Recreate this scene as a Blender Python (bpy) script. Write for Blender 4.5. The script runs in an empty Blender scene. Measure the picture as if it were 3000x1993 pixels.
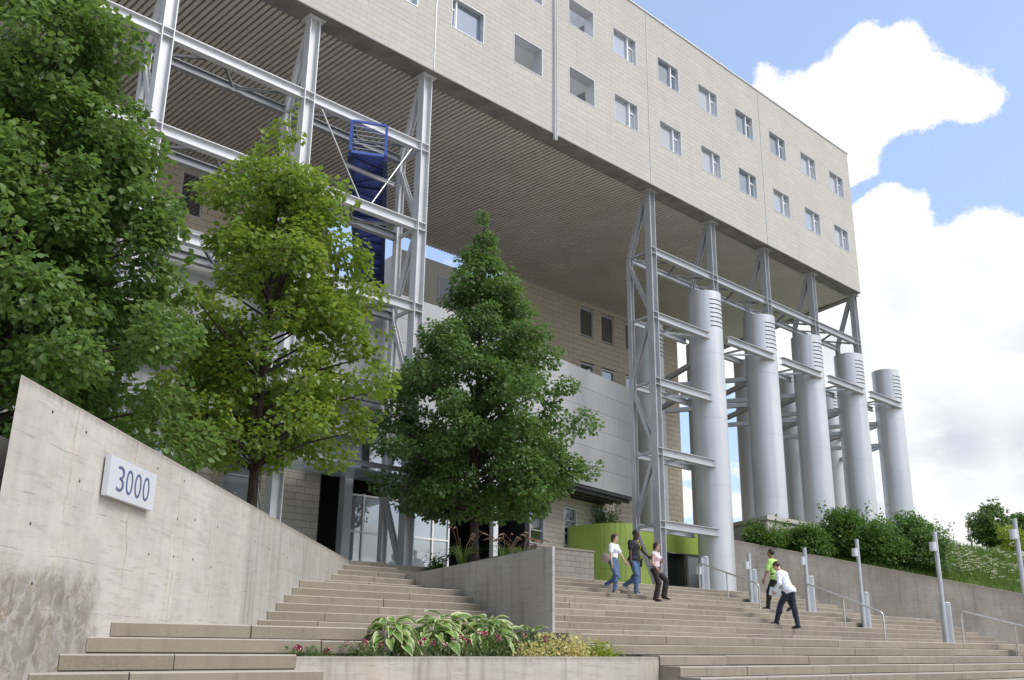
import bpy, math, random
import numpy as np
from mathutils import Vector, Matrix

random.seed(7)
RNG = np.random.default_rng(11)
rad = math.radians
C = bpy.context.scene.collection
scene = bpy.context.scene

# ------------------------------------------------------------------ camera
# world: X runs along the facade, Y into the building, z = 0 is the eye level at the foot of the stairs
FPX, PITCH, ROLL, AZ = 2877.92, rad(17.248), rad(0.7079), rad(45.702)
fh = Vector((math.cos(AZ), math.sin(AZ), 0)); rh = Vector((math.sin(AZ), -math.cos(AZ), 0)); uz = Vector((0, 0, 1))
fwd = fh * math.cos(PITCH) + uz * math.sin(PITCH)
up0 = uz * math.cos(PITCH) - fh * math.sin(PITCH)
right = rh * math.cos(ROLL) + up0 * math.sin(ROLL)
up = up0 * math.cos(ROLL) - rh * math.sin(ROLL)
cd = bpy.data.cameras.new('camera'); cam = bpy.data.objects.new('camera', cd); C.objects.link(cam)
cd.sensor_width = 36; cd.lens = 36 * FPX / 3000; cd.clip_start = 0.05; cd.clip_end = 3000
cam.matrix_world = Matrix(((right.x, up.x, -fwd.x, 0), (right.y, up.y, -fwd.y, 0), (right.z, up.z, -fwd.z, 0), (0, 0, 0, 1)))
scene.camera = cam

# ------------------------------------------------------------------ light and exposure
TOSUN = Vector((0.30, -0.75, 0.95)).normalized()
scene.view_settings.view_transform = 'Standard'; scene.view_settings.look = 'None'
scene.view_settings.exposure = 0.66; scene.view_settings.gamma = 1.0
scene.view_settings.use_curve_mapping = False
scene.cycles.max_bounces = 7; scene.cycles.diffuse_bounces = 4; scene.cycles.glossy_bounces = 3
scene.cycles.transmission_bounces = 4; scene.cycles.transparent_max_bounces = 12
sd = bpy.data.lights.new('sun', 'SUN'); sd.energy = 1.5; sd.angle = rad(30); sd.color = (1.0, 0.955, 0.895)
sun = bpy.data.objects.new('sun', sd); C.objects.link(sun)
sun.rotation_euler = TOSUN.to_track_quat('Z', 'Y').to_euler(); sun.location = (20, -30, 60)

# ------------------------------------------------------------------ node helper
class NT:
    def __init__(s, tree): s.t = tree
    def n(s, typ, ins=None, **props):
        nd = s.t.nodes.new(typ)
        for k, v in props.items(): setattr(nd, k, v)
        for k, v in (ins or {}).items():
            sk = nd.inputs[k]
            if isinstance(v, bpy.types.NodeSocket): s.t.links.new(v, sk)
            else:
                try: sk.default_value = v
                except Exception: sk.default_value = (v[0], v[1], v[2], 1.0)
        return nd
    def math(s, op, a, b=0.0, c=0.0, clamp=False):
        return s.n('ShaderNodeMath', {0: a, 1: b, 2: c}, operation=op, use_clamp=clamp).outputs[0]
    def vm(s, op, a, b=(0, 0, 0)):
        nd = s.n('ShaderNodeVectorMath', {0: a, 1: b}, operation=op)
        return nd.outputs['Value'] if op in ('DISTANCE', 'LENGTH', 'DOT_PRODUCT') else nd.outputs[0]
    def mix(s, f, a, b, blend='MIX'):
        nd = s.n('ShaderNodeMix', data_type='RGBA', blend_type=blend)
        for i, v in ((0, f), (6, a), (7, b)):
            if isinstance(v, bpy.types.NodeSocket): s.t.links.new(v, nd.inputs[i])
            elif i == 0: nd.inputs[i].default_value = v
            else: nd.inputs[i].default_value = (v[0], v[1], v[2], 1.0)
        return nd.outputs[2]
    def noise(s, vec, scale, detail=4.0, rough=0.55, dist=0.0):
        return s.n('ShaderNodeTexNoise', {'Vector': vec, 'Scale': scale, 'Detail': detail, 'Roughness': rough, 'Distortion': dist}).outputs[0]
    def vor(s, vec, scale, feature='F1', out='Distance'):
        return s.n('ShaderNodeTexVoronoi', {'Vector': vec, 'Scale': scale}, feature=feature).outputs[out]
    def ramp(s, f, lo, hi, smooth=True):
        return s.n('ShaderNodeMapRange', {'Value': f, 'From Min': lo, 'From Max': hi}, interpolation_type='SMOOTHSTEP' if smooth else 'LINEAR', clamp=True).outputs[0]
    def scale(s, vec, sc): return s.vm('MULTIPLY', vec, sc)
    def xyz(s, vec): return s.n('ShaderNodeSeparateXYZ', {0: vec}).outputs
    def comb(s, x, y, z): return s.n('ShaderNodeCombineXYZ', {0: x, 1: y, 2: z}).outputs[0]

# ------------------------------------------------------------------ sky with cumulus
SUN_EL = math.asin(TOSUN.z); SUN_ROT = math.atan2(TOSUN.x, TOSUN.y)
world = bpy.data.worlds.new('World'); scene.world = world; world.use_nodes = True
world.cycles.sampling_method = 'MANUAL'; world.cycles.sample_map_resolution = 512
wt = world.node_tree
for nd in list(wt.nodes): wt.nodes.remove(nd)
w = NT(wt)
wdir = w.n('ShaderNodeTexCoord').outputs['Generated']
sky = w.n('ShaderNodeTexSky', sky_type='NISHITA')
sky.sun_disc = False; sky.sun_elevation = SUN_EL; sky.sun_rotation = SUN_ROT
sky.air_density = 1.0; sky.dust_density = 2.0; sky.ozone_density = 3.0
def pixdir(x, y):   # a direction on the sky, from the photograph's 2360-wide view
    v_ = right * ((x * 1.2712 - 1500) / FPX) + fwd - up * ((y * 1.2712 - 996.5) / FPX)
    return v_.normalized()
warp = w.noise(wdir, 9.0, 6.0, 0.62)
warpc = w.n('ShaderNodeTexNoise', {'Vector': wdir, 'Scale': 11.0, 'Detail': 8.0, 'Roughness': 0.6}).outputs[1]
wd2 = w.vm('ADD', wdir, w.scale(w.vm('SUBTRACT', warpc, (0.5, 0.5, 0.5)), (0.062, 0.062, 0.062)))
CLOUDS = [(1990, 165, 95), (2085, 150, 90), (1880, 225, 100), (2175, 200, 72), (1830, 290, 95), (1960, 240, 115), (2075, 225, 95), (2225, 215, 62),
          (1935, 330, 66), (1955, 385, 42), (1765, 205, 48), (2045, 545, 100), (2095, 475, 42), (2260, 610, 118), (2350, 575, 82), (2060, 680, 170),
          (2220, 780, 225), (2390, 800, 260), (2200, 1010, 300), (2420, 1050, 300), (1950, 800, 200), (2000, 1180, 260), (2500, 640, 120), (2640, 700, 170)]
field = None
for (x, y, r_) in CLOUDS:
    d_ = w.vm('DISTANCE', wd2, tuple(pixdir(x, y)))
    v_ = w.math('MULTIPLY_ADD', d_, -2264.0 / r_, 1.0)
    v_ = w.math('MULTIPLY', v_, min(1.0, r_ / 110.0))
    field = v_ if field is None else w.n('ShaderNodeMath', {0: field, 1: v_, 2: 0.25}, operation='SMOOTH_MAX').outputs[0]
# the rest of the dome: the same broken cumulus, laid on a flat cloud deck
dx, dy, dz = w.xyz(wdir)
den = w.math('ADD', w.math('MAXIMUM', dz, 0.0), 0.18)
deck = w.comb(w.math('DIVIDE', dx, den), w.math('DIVIDE', dy, den), 0.0)
gen = w.math('SUBTRACT', w.noise(deck, 1.3, 7.0, 0.58), 0.50)
gen = w.math('MULTIPLY', gen, 3.0)
clear = None
for (x, y, r_) in [(2310, 360, 260), (2120, 370, 130), (1700, 60, 330), (2300, 60, 260), (1400, -60, 300), (2020, 430, 60), (1990, 20, 200)]:
    d_ = w.vm('DISTANCE', wdir, tuple(pixdir(x, y)))
    v_ = w.math('MULTIPLY_ADD', d_, -2264.0 / r_, 1.15, clamp=True)
    clear = v_ if clear is None else w.math('MAXIMUM', clear, v_)
gen = w.math('SUBTRACT', gen, w.math('MULTIPLY', clear, 2.2))
field = w.math('MAXIMUM', field, gen)
fine = w.math('SUBTRACT', w.noise(wdir, 26.0, 9.0, 0.66), 0.5)
field2 = w.math('ADD', field, w.math('MULTIPLY', fine, 0.80))
cmask = w.ramp(field2, -0.03, 0.17)
thick = w.ramp(field, 0.25, 1.1)
gshade = w.ramp(w.noise(w.vm('ADD', w.scale(wdir, (1, 1, 2.2)), (3.1, 1.7, 0.4)), 5.5, 6.0, 0.62), 0.34, 0.62)
low = w.ramp(dz, 0.42, 0.16)
gr = w.math('MULTIPLY', w.math('MULTIPLY', thick, gshade), w.math('ADD', 0.30, w.math('MULTIPLY', low, 0.70)))
ccol = w.mix(gr, (1.0, 1.0, 1.0), (0.58, 0.62, 0.70))
bg1 = w.n('ShaderNodeBackground', {'Color': w.mix(0.22, sky.outputs[0], (5.2, 6.3, 8.6)), 'Strength': 0.135})
bg2 = w.n('ShaderNodeBackground', {'Color': ccol, 'Strength': 0.72})
msh = w.n('ShaderNodeMixShader', {0: cmask, 1: bg1.outputs[0], 2: bg2.outputs[0]})
w.n('ShaderNodeOutputWorld', {0: msh.outputs[0]})

# ------------------------------------------------------------------ materials
def newmat(name):
    m = bpy.data.materials.new(name); m.use_nodes = True
    t = m.node_tree
    for nd in list(t.nodes): t.nodes.remove(nd)
    k = NT(t); k.m = m
    k.pos = k.n('ShaderNodeNewGeometry').outputs['Position']
    return k
def finish(k, color, rough=0.7, metal=0.0, bump=None, bstr=0.3, bdist=0.01, spec=0.5, **extra):
    ins = {'Base Color': color, 'Roughness': rough, 'Metallic': metal, 'Specular IOR Level': spec}
    ins.update(extra)
    b = k.n('ShaderNodeBsdfPrincipled', ins)
    if bump is not None:
        bn = k.n('ShaderNodeBump', {'Height': bump, 'Strength': bstr, 'Distance': bdist})
        k.t.links.new(bn.outputs[0], b.inputs['Normal'])
    k.n('ShaderNodeOutputMaterial', {0: b.outputs[0]})
    return k.m
def rnd(k):      # one random number for each piece, joined or single
    a = k.n('ShaderNodeNewGeometry').outputs['Random Per Island']
    b = k.n('ShaderNodeObjectInfo').outputs['Random']
    return k.math('FRACT', k.math('ADD', a, b))
MATS = {}
def plain(name, col, rough=0.6, metal=0.0, var=0.12, scale=6.0, spec=0.5, bstr=0.0, **extra):
    k = newmat(name)
    nz = k.noise(k.pos, scale, 5.0, 0.6)
    c = k.mix(k.ramp(nz, 0.3, 0.7), tuple(x * (1 - var) for x in col), tuple(min(1, x * (1 + var)) for x in col))
    MATS[name] = finish(k, c, rough, metal, bump=(k.noise(k.pos, scale * 12, 4.0, 0.7) if bstr else None), bstr=bstr, bdist=0.004, spec=spec, **extra)
    return MATS[name]

def concrete(name, c0, c1, dark, tvec, pour=1.0, streak=0.6, crack=0.0, warm=0.0, blotch=0.0, origin=0.0, edge=None):
    """board-marked cast concrete; tvec is the horizontal direction the wall runs in"""
    k = newmat(name)
    u = k.vm('DOT_PRODUCT', k.pos, tvec); z = k.xyz(k.pos)[2]
    P = k.comb(u, 0.0, z)
    big = k.noise(P, 0.55, 6.0, 0.6); mid = k.noise(k.scale(P, (1.0, 1.0, 1.7)), 1.9, 8.0, 0.68)
    grain = k.noise(k.pos, 46.0, 5.0, 0.7)
    col = k.mix(k.ramp(big, 0.33, 0.67), c0, c1)
    col = k.mix(k.math('MULTIPLY', k.ramp(mid, 0.40, 0.68), 0.65), col, tuple(x * 0.74 for x in c0))
    # long smears left by the boards
    sm = k.noise(k.comb(k.math('MULTIPLY', u, 0.9), 0.0, k.math('MULTIPLY', z, 9.0)), 1.6, 6.0, 0.7)
    col = k.mix(k.math('MULTIPLY', k.ramp(sm, 0.50, 0.70), 0.45), col, dark)
    # water streaks
    st = k.noise(k.comb(k.math('MULTIPLY', u, 5.0), 0.0, k.math('MULTIPLY', z, 0.35)), 1.2, 5.0, 0.65)
    col = k.mix(k.math('MULTIPLY', k.ramp(st, 0.47, 0.74), streak), col, dark)
    # pour joints
    wz = k.math('ADD', z, k.math('MULTIPLY', k.math('SUBTRACT', k.noise(P, 1.4, 4.0), 0.5), 0.09))
    pj = k.math('ABSOLUTE', k.math('SUBTRACT', k.math('FRACT', k.math('MULTIPLY', wz, 1.9)), 0.5))
    pj = k.math('MULTIPLY', k.ramp(pj, 0.012, 0.0), k.ramp(k.noise(P, 3.0, 3.0), 0.45, 0.6))
    col = k.mix(k.math('MULTIPLY', pj, 0.5 * pour), col, dark)
    # pinholes
    ho = k.vor(k.scale(k.pos, (1, 1, 1)), 7.0)
    hm = k.math('MULTIPLY', k.ramp(ho, 0.055, 0.035), k.ramp(k.noise(k.pos, 3.0, 2.0), 0.5, 0.56))
    col = k.mix(k.math('MULTIPLY', hm, 0.75), col, (0.10, 0.08, 0.06))
    bumpv = k.math('SUBTRACT', k.math('MULTIPLY', grain, 0.35), k.math('ADD', hm, k.math('MULTIPLY', pj, 0.5)))
    if crack:
        cw = k.math('ADD', u, k.math('MULTIPLY', k.math('SUBTRACT', k.noise(k.comb(0.0, 3.0, z), 2.2, 6.0, 0.7), 0.5), 0.35))
        cr = k.math('ABSOLUTE', k.math('SUBTRACT', k.math('FRACT', k.math('ADD', k.math('MULTIPLY', cw, 0.62), origin)), 0.5))
        wide = k.ramp(k.noise(P, 1.7, 4.0), 0.36, 0.7)
        cm = k.math('MULTIPLY', k.ramp(cr, 0.012, 0.002), wide)
        halo = k.math('MULTIPLY', k.ramp(cr, 0.11, 0.0), k.ramp(k.noise(P, 0.9, 4.0), 0.42, 0.62))
        col = k.mix(k.math('MULTIPLY', halo, 0.5 * crack), col, (0.62, 0.55, 0.46))
        col = k.mix(k.math('MULTIPLY', cm, 0.8 * crack), col, (0.27, 0.235, 0.19))
        bumpv = k.math('SUBTRACT', bumpv, cm)
    if warm:
        col = k.mix(k.math('MULTIPLY', k.ramp(k.noise(k.vm('ADD', P, (5, 2, 9)), 1.1, 5.0, 0.6), 0.5, 0.75), warm), col, (0.45, 0.33, 0.21))
    if blotch:   # the damp, flaking patch low down at the wall's near end
        q = k.math('SUBTRACT', k.math('ADD', 10.6, k.math('MULTIPLY', k.noise(P, 1.3, 5.0, 0.6), 1.1)), u)
        b1 = k.math('MULTIPLY', k.ramp(q, -0.1, 0.25), k.ramp(k.math('ADD', z, k.math('MULTIPLY', k.noise(P, 2.5, 5.0, 0.7), 0.55)), 1.05, 0.72))
        fl = k.ramp(k.noise(P, 5.5, 6.0, 0.7, 0.6), 0.40, 0.56)
        pat = k.mix(k.ramp(k.noise(P, 3.0, 5.0, 0.7), 0.35, 0.65), (0.19, 0.165, 0.13), (0.31, 0.285, 0.245))
        pat = k.mix(k.math('MULTIPLY', k.ramp(k.noise(k.vm('ADD', P, (9, 0, 2)), 2.2, 5.0, 0.7), 0.5, 0.7), 0.6), pat, (0.40, 0.27, 0.14))
        col = k.mix(k.math('MULTIPLY', k.math('MULTIPLY', b1, k.math('ADD', 0.45, k.math('MULTIPLY', fl, 0.55))), 0.95 * blotch), col, pat)
        late = k.ramp(k.math('ADD', u, k.math('MULTIPLY', z, 0.0)), 16.48, 16.53)
        col = k.mix(k.math('MULTIPLY', late, k.math('ADD', 0.35, k.math('MULTIPLY', k.ramp(st, 0.42, 0.7), 0.4))), col, (0.27, 0.255, 0.225))
        ck = k.vor(k.vm('ADD', P, k.scale(k.n('ShaderNodeTexNoise', {'Vector': P, 'Scale': 3.0, 'Detail': 4.0}).outputs[1], (0.25, 0, 0.25))), 5.0, 'DISTANCE_TO_EDGE')
        ckm = k.math('MULTIPLY', k.ramp(ck, 0.03, 0.0), b1)
        col = k.mix(k.math('MULTIPLY', ckm, 0.3), col, (0.20, 0.17, 0.13))
        bumpv = k.math('SUBTRACT', bumpv, k.math('MULTIPLY', k.math('MULTIPLY', b1, fl), 0.5))
    if edge:     # algae and soot washed down from the coping; edge = (z at u = 0, fall per metre, depth)
        d_ = k.math('SUBTRACT', k.math('ADD', edge[0], k.math('MULTIPLY', u, edge[1])), z)
        dn = k.math('MULTIPLY', k.noise(k.comb(k.math('MULTIPLY', u, 7.0), 0.0, 0.0), 1.5, 5.0, 0.7), edge[2] * 2.0)
        col = k.mix(k.math('MULTIPLY', k.ramp(k.math('SUBTRACT', d_, dn), 0.0, -edge[2]), 0.62), col, (0.19, 0.165, 0.125))
    col = k.mix(k.math('MULTIPLY', grain, 0.25), col, (0.25, 0.22, 0.19))
    MATS[name] = finish(k, col, 0.88, 0, bump=bumpv, bstr=0.55, bdist=0.012, spec=0.25)

T45 = (0.715, 0.699, 0.0)
concrete('wall_concrete', (0.60, 0.575, 0.52), (0.49, 0.465, 0.41), (0.27, 0.245, 0.205), T45, edge=(2.51, -0.0172, 0.12), crack=1.0, streak=0.22, pour=1.7, warm=0.15, blotch=1.0, origin=0.3)
concrete('bed_concrete', (0.49, 0.48, 0.44), (0.37, 0.355, 0.315), (0.20, 0.19, 0.165), (0, 1, 0), streak=0.7, warm=0.08)
concrete('bank_concrete', (0.40, 0.37, 0.32), (0.25, 0.225, 0.185), (0.14, 0.12, 0.095), (0.707, -0.707, 0), streak=0.6, warm=0.3, edge=(5.92, -0.1745, 0.3))
concrete('planter_concrete', (0.58, 0.53, 0.45), (0.48, 0.44, 0.375), (0.24, 0.21, 0.165), (1, 0, 0), streak=0.75, warm=0.3, edge=(-0.16, 0.0, 0.09))

def stepmat():
    k = newmat('step_concrete')
    P = k.pos; r_ = rnd(k)
    z = k.xyz(P)[2]
    col = k.mix(r_, (0.225, 0.194, 0.147), (0.320, 0.280, 0.216))
    col = k.mix(k.math('MULTIPLY', k.ramp(k.noise(P, 1.3, 5.0, 0.6), 0.38, 0.7), 0.5), col, (0.195, 0.165, 0.126))
    sp = k.noise(P, 70.0, 3.0, 0.8)
    col = k.mix(k.ramp(sp, 0.45, 0.75), col, (0.33, 0.288, 0.232))
    col = k.mix(k.math('MULTIPLY', k.ramp(k.noise(P, 95.0, 2.0, 0.8), 0.58, 0.70), 0.6), col, (0.19, 0.15, 0.115))
    st = k.noise(k.scale(P, (6.0, 6.0, 0.8)), 1.3, 5.0, 0.65)
    col = k.mix(k.math('MULTIPLY', k.ramp(st, 0.50, 0.75), 0.5), col, (0.17, 0.145, 0.115))
    # upward faces paler than the risers, which paints a highlight along the nosings
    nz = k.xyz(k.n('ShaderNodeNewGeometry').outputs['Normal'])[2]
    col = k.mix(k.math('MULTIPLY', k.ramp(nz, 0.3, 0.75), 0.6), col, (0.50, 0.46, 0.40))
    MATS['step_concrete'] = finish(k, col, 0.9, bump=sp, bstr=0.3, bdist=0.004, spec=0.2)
stepmat()

def blockmat(name, a, b, dark=0.85):
    k = newmat(name)
    r_ = rnd(k)
    col = k.mix(r_, a, b)
    col = k.mix(k.math('MULTIPLY', k.ramp(k.noise(k.pos, 0.35, 5.0, 0.6), 0.35, 0.7), 0.35), col, tuple(x * dark for x in a))
    st = k.noise(k.scale(k.pos, (1.8, 1.8, 0.14)), 1.3, 4.0, 0.6)
    col = k.mix(k.math('MULTIPLY', k.ramp(st, 0.5, 0.8), 0.28), col, tuple(x * 0.74 for x in a))
    gr_ = k.noise(k.pos, 24.0, 5.0, 0.75)
    col = k.mix(k.math('MULTIPLY', gr_, 0.3), col, tuple(x * 0.7 for x in a))
    MATS[name] = finish(k, col, 0.92, bump=gr_, bstr=0.4, bdist=0.006, spec=0.2)
blockmat('facade_block', (0.525, 0.503, 0.455), (0.555, 0.532, 0.482))
blockmat('beige_block', (0.56, 0.49, 0.385), (0.61, 0.535, 0.425))
blockmat('low_block', (0.25, 0.23, 0.195), (0.29, 0.268, 0.23))
blockmat('ground_block', (0.46, 0.425, 0.355), (0.51, 0.475, 0.40))
blockmat('plinth_block', (0.50, 0.47, 0.42), (0.56, 0.53, 0.475))
blockmat('pale_panel', (0.43, 0.435, 0.435), (0.48, 0.485, 0.485), 0.85)
plain('mortar', (0.50, 0.478, 0.43), 0.95)
plain('steel', (0.47, 0.475, 0.485), 0.42, 0.35, 0.07, 1.2)
plain('steel_shaded', (0.26, 0.265, 0.275), 0.5, 0.2, 0.08, 1.5)  # shade on the rear beams and bracing put into a darker colour
plain('steel_white', (0.61, 0.61, 0.62), 0.45, 0.15, 0.05, 1.2)
plain('galv', (0.50, 0.515, 0.54), 0.38, 0.55, 0.08, 3.0)
plain('stainless', (0.62, 0.61, 0.59), 0.26, 0.9, 0.06, 8.0)
plain('alu', (0.62, 0.63, 0.64), 0.35, 0.3, 0.04, 3.0)
plain('white_paint', (0.80, 0.80, 0.80), 0.5, 0, 0.03, 2.0)
plain('dark_metal', (0.05, 0.05, 0.052), 0.5, 0.2)
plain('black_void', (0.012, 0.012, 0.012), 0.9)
plain('fascia_soffit', (0.205, 0.20, 0.185), 0.9, 0, 0.2, 1.5, bstr=0.3)
plain('blue_paint', (0.055, 0.11, 0.38), 0.45, 0.0, 0.1)
plain('blue_dark', (0.016, 0.03, 0.12), 0.5, 0.0, 0.1)
plain('blue_mesh', (0.06, 0.11, 0.44), 0.6, 0.0, 0.3, 9.0)
plain('soil', (0.055, 0.04, 0.028), 0.95, 0, 0.4, 20, bstr=0.8)
plain('paving', (0.36, 0.33, 0.29), 0.9, 0, 0.15, 2.0, bstr=0.2)
plain('asphalt', (0.10, 0.10, 0.10), 0.9, 0, 0.2, 3.0, bstr=0.3)
plain('sign_plate', (0.62, 0.63, 0.67), 0.4, 0.1, 0.03)
plain('sign_digit', (0.075, 0.105, 0.19), 0.45)
plain('orange_lamp', (0.9, 0.35, 0.05), 0.5)

def corrug():
    k = newmat('corrugated')
    col = k.mix(k.ramp(k.noise(k.pos, 0.5, 5.0, 0.6), 0.3, 0.7), (0.60, 0.575, 0.51), (0.67, 0.645, 0.58))
    gr_ = k.noise(k.pos, 30.0, 3.0, 0.7)
    MATS['corrugated'] = finish(k, col, 0.5, 0.25, bump=gr_, bstr=0.1, bdist=0.003)
corrug()
def stackmat():
    k = newmat('stack_paint')
    z = k.xyz(k.pos)[2]
    col = k.mix(k.ramp(k.noise(k.pos, 0.5, 5.0, 0.55), 0.3, 0.7), (0.56, 0.565, 0.575), (0.62, 0.625, 0.63))
    st = k.noise(k.scale(k.pos, (5, 5, 0.12)), 1.0, 4.0, 0.6)
    col = k.mix(k.math('MULTIPLY', k.ramp(st, 0.45, 0.75), 0.5), col, (0.40, 0.405, 0.41))
    MATS['stack_paint'] = finish(k, col, 0.42, 0.42, bump=k.noise(k.pos, 1.5, 3.0), bstr=0.05, bdist=0.05)
stackmat()
def greenmat():
    k = newmat('lime_panel')
    col = k.mix(k.ramp(k.noise(k.pos, 1.0, 5.0, 0.6), 0.3, 0.7), (0.33, 0.45, 0.085), (0.39, 0.51, 0.115))
    st = k.noise(k.scale(k.pos, (4, 4, 0.3)), 1.5, 4.0, 0.6)
    col = k.mix(k.math('MULTIPLY', k.ramp(st, 0.5, 0.75), 0.25), col, (0.24, 0.30, 0.04))
    MATS['lime_panel'] = finish(k, col, 0.5, 0.1, bump=k.noise(k.pos, 40, 3.0), bstr=0.1, bdist=0.004)
greenmat()
def glassmat(name, tint, rough=0.03):
    k = newmat(name)
    nz = k.noise(k.pos, 0.9, 2.0)
    b = k.n('ShaderNodeBsdfPrincipled', {'Base Color': tint, 'Roughness': rough, 'Specular IOR Level': 1.0, 'IOR': 1.9, 'Coat Weight': 0.6, 'Coat Roughness': 0.02})
    bn = k.n('ShaderNodeBump', {'Height': nz, 'Strength': 0.12, 'Distance': 0.03}); k.t.links.new(bn.outputs[0], b.inputs['Normal'])
    k.n('ShaderNodeOutputMaterial', {0: b.outputs[0]}); MATS[name] = k.m
glassmat('window_glass', (0.30, 0.33, 0.37))
glassmat('window_glass_deep', (0.10, 0.14, 0.19))
glassmat('dark_glass', (0.02, 0.024, 0.028))
glassmat('door_glass', (0.22, 0.26, 0.29))
def clearglass():
    k = newmat('canopy_glass')
    g_ = k.n('ShaderNodeBsdfPrincipled', {'Base Color': (0.62, 0.70, 0.74), 'Roughness': 0.08, 'Specular IOR Level': 0.8})
    tr = k.n('ShaderNodeBsdfTransparent', {'Color': (0.86, 0.93, 0.94, 1)})
    fr = k.n('ShaderNodeLayerWeight', {'Blend': 0.35}).outputs['Fresnel']
    ms = k.n('ShaderNodeMixShader', {0: k.math('ADD', k.math('MULTIPLY', fr, 0.6), 0.22, clamp=True), 1: tr.outputs[0], 2: g_.outputs[0]})
    k.n('ShaderNodeOutputMaterial', {0: ms.outputs[0]}); MATS['canopy_glass'] = k.m
clearglass()
def leafmat(name, dark, light, yellow=None, yamt=0.0, trans=0.35, rough=0.5):
    k = newmat(name)
    r_ = rnd(k)
    col = k.mix(r_, dark, light)
    if yellow: col = k.mix(k.math('MULTIPLY', k.ramp(k.math('FRACT', k.math('MULTIPLY', r_, 7.31)), 1.0 - yamt, 1.0), 0.8), col, yellow)
    big = k.ramp(k.noise(k.pos, 1.1, 3.0), 0.35, 0.65)
    col = k.mix(k.math('MULTIPLY', big, 0.45), col, light)
    bf = k.n('ShaderNodeNewGeometry').outputs['Backfacing']
    col = k.mix(k.math('MULTIPLY', bf, 0.45), col, (light[0] * 1.3 + 0.04, light[1] * 1.15 + 0.04, light[2] * 1.3 + 0.05))
    b = k.n('ShaderNodeBsdfPrincipled', {'Base Color': col, 'Roughness': rough, 'Specular IOR Level': 0.5})
    t_ = k.n('ShaderNodeBsdfTranslucent', {'Color': k.mix(0.5, col, (light[0] * 1.5, light[1] * 1.5, light[2] * 0.7))})
    ms = k.n('ShaderNodeMixShader', {0: trans, 1: b.outputs[0], 2: t_.outputs[0]})
    k.n('ShaderNodeOutputMaterial', {0: ms.outputs[0]}); MATS[name] = k.m
leafmat('leaf_dark', (0.040, 0.098, 0.017), (0.145, 0.255, 0.055), (0.30, 0.37, 0.17), 0.16, trans=0.42, rough=0.42)
leafmat('leaf_lime', (0.055, 0.122, 0.016), (0.215, 0.320, 0.042), (0.40, 0.41, 0.06), 0.20, trans=0.45, rough=0.42)
leafmat('leaf_spire', (0.034, 0.088, 0.022), (0.120, 0.225, 0.052), (0.20, 0.30, 0.09), 0.12, trans=0.42, rough=0.42)
leafmat('leaf_shrub', (0.036, 0.100, 0.018), (0.110, 0.225, 0.038), (0.18, 0.30, 0.05), 0.10, trans=0.42, rough=0.42)
leafmat('leaf_yellow', (0.16, 0.24, 0.02), (0.32, 0.40, 0.04))
leafmat('leaf_far', (0.04, 0.10, 0.02), (0.12, 0.22, 0.04), (0.2, 0.3, 0.06), 0.1)
leafmat('grass', (0.055, 0.115, 0.015), (0.14, 0.23, 0.03), (0.28, 0.24, 0.10), 0.15)
leafmat('plume', (0.16, 0.09, 0.06), (0.30, 0.19, 0.13))
leafmat('verbena_leaf', (0.06, 0.11, 0.03), (0.15, 0.22, 0.07), (0.26, 0.22, 0.12), 0.15)
leafmat('cream_leaf', (0.40, 0.40, 0.13), (0.68, 0.62, 0.30), (0.75, 0.45, 0.30), 0.12)
leafmat('white_petal', (0.62, 0.64, 0.52), (0.80, 0.80, 0.72), trans=0.2)
leafmat('crimson_petal', (0.20, 0.006, 0.04), (0.42, 0.02, 0.10), trans=0.2)
def hostamat():
    k = newmat('hosta_leaf')
    e = k.n('ShaderNodeAttribute', attribute_name='edge').outputs['Fac']
    r_ = rnd(k)
    gcol = k.mix(r_, (0.11, 0.23, 0.035), (0.24, 0.38, 0.075))
    gcol = k.mix(k.math('MULTIPLY', k.ramp(k.noise(k.pos, 30, 3.0), 0.4, 0.7), 0.3), gcol, (0.30, 0.40, 0.16))
    col = k.mix(k.ramp(k.math('ADD', e, k.math('MULTIPLY', k.math('SUBTRACT', k.noise(k.pos, 14, 3.0), 0.5), 0.35)), 0.62, 0.80), gcol, (0.62, 0.66, 0.36))
    b = k.n('ShaderNodeBsdfPrincipled', {'Base Color': col, 'Roughness': 0.38})
    t_ = k.n('ShaderNodeBsdfTranslucent', {'Color': col})
    ms = k.n('ShaderNodeMixShader', {0: 0.25, 1: b.outputs[0], 2: t_.outputs[0]})
    k.n('ShaderNodeOutputMaterial', {0: ms.outputs[0]}); MATS['hosta_leaf'] = k.m
hostamat()
def barkmat():
    k = newmat('bark')
    nz = k.noise(k.scale(k.pos, (14, 14, 2.5)), 1.5, 6.0, 0.7)
    MATS['bark'] = finish(k, k.mix(k.ramp(nz, 0.3, 0.7), (0.028, 0.021, 0.017), (0.085, 0.066, 0.052)), 0.9, bump=nz, bstr=0.9, bdist=0.02, spec=0.2)
barkmat()

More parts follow.
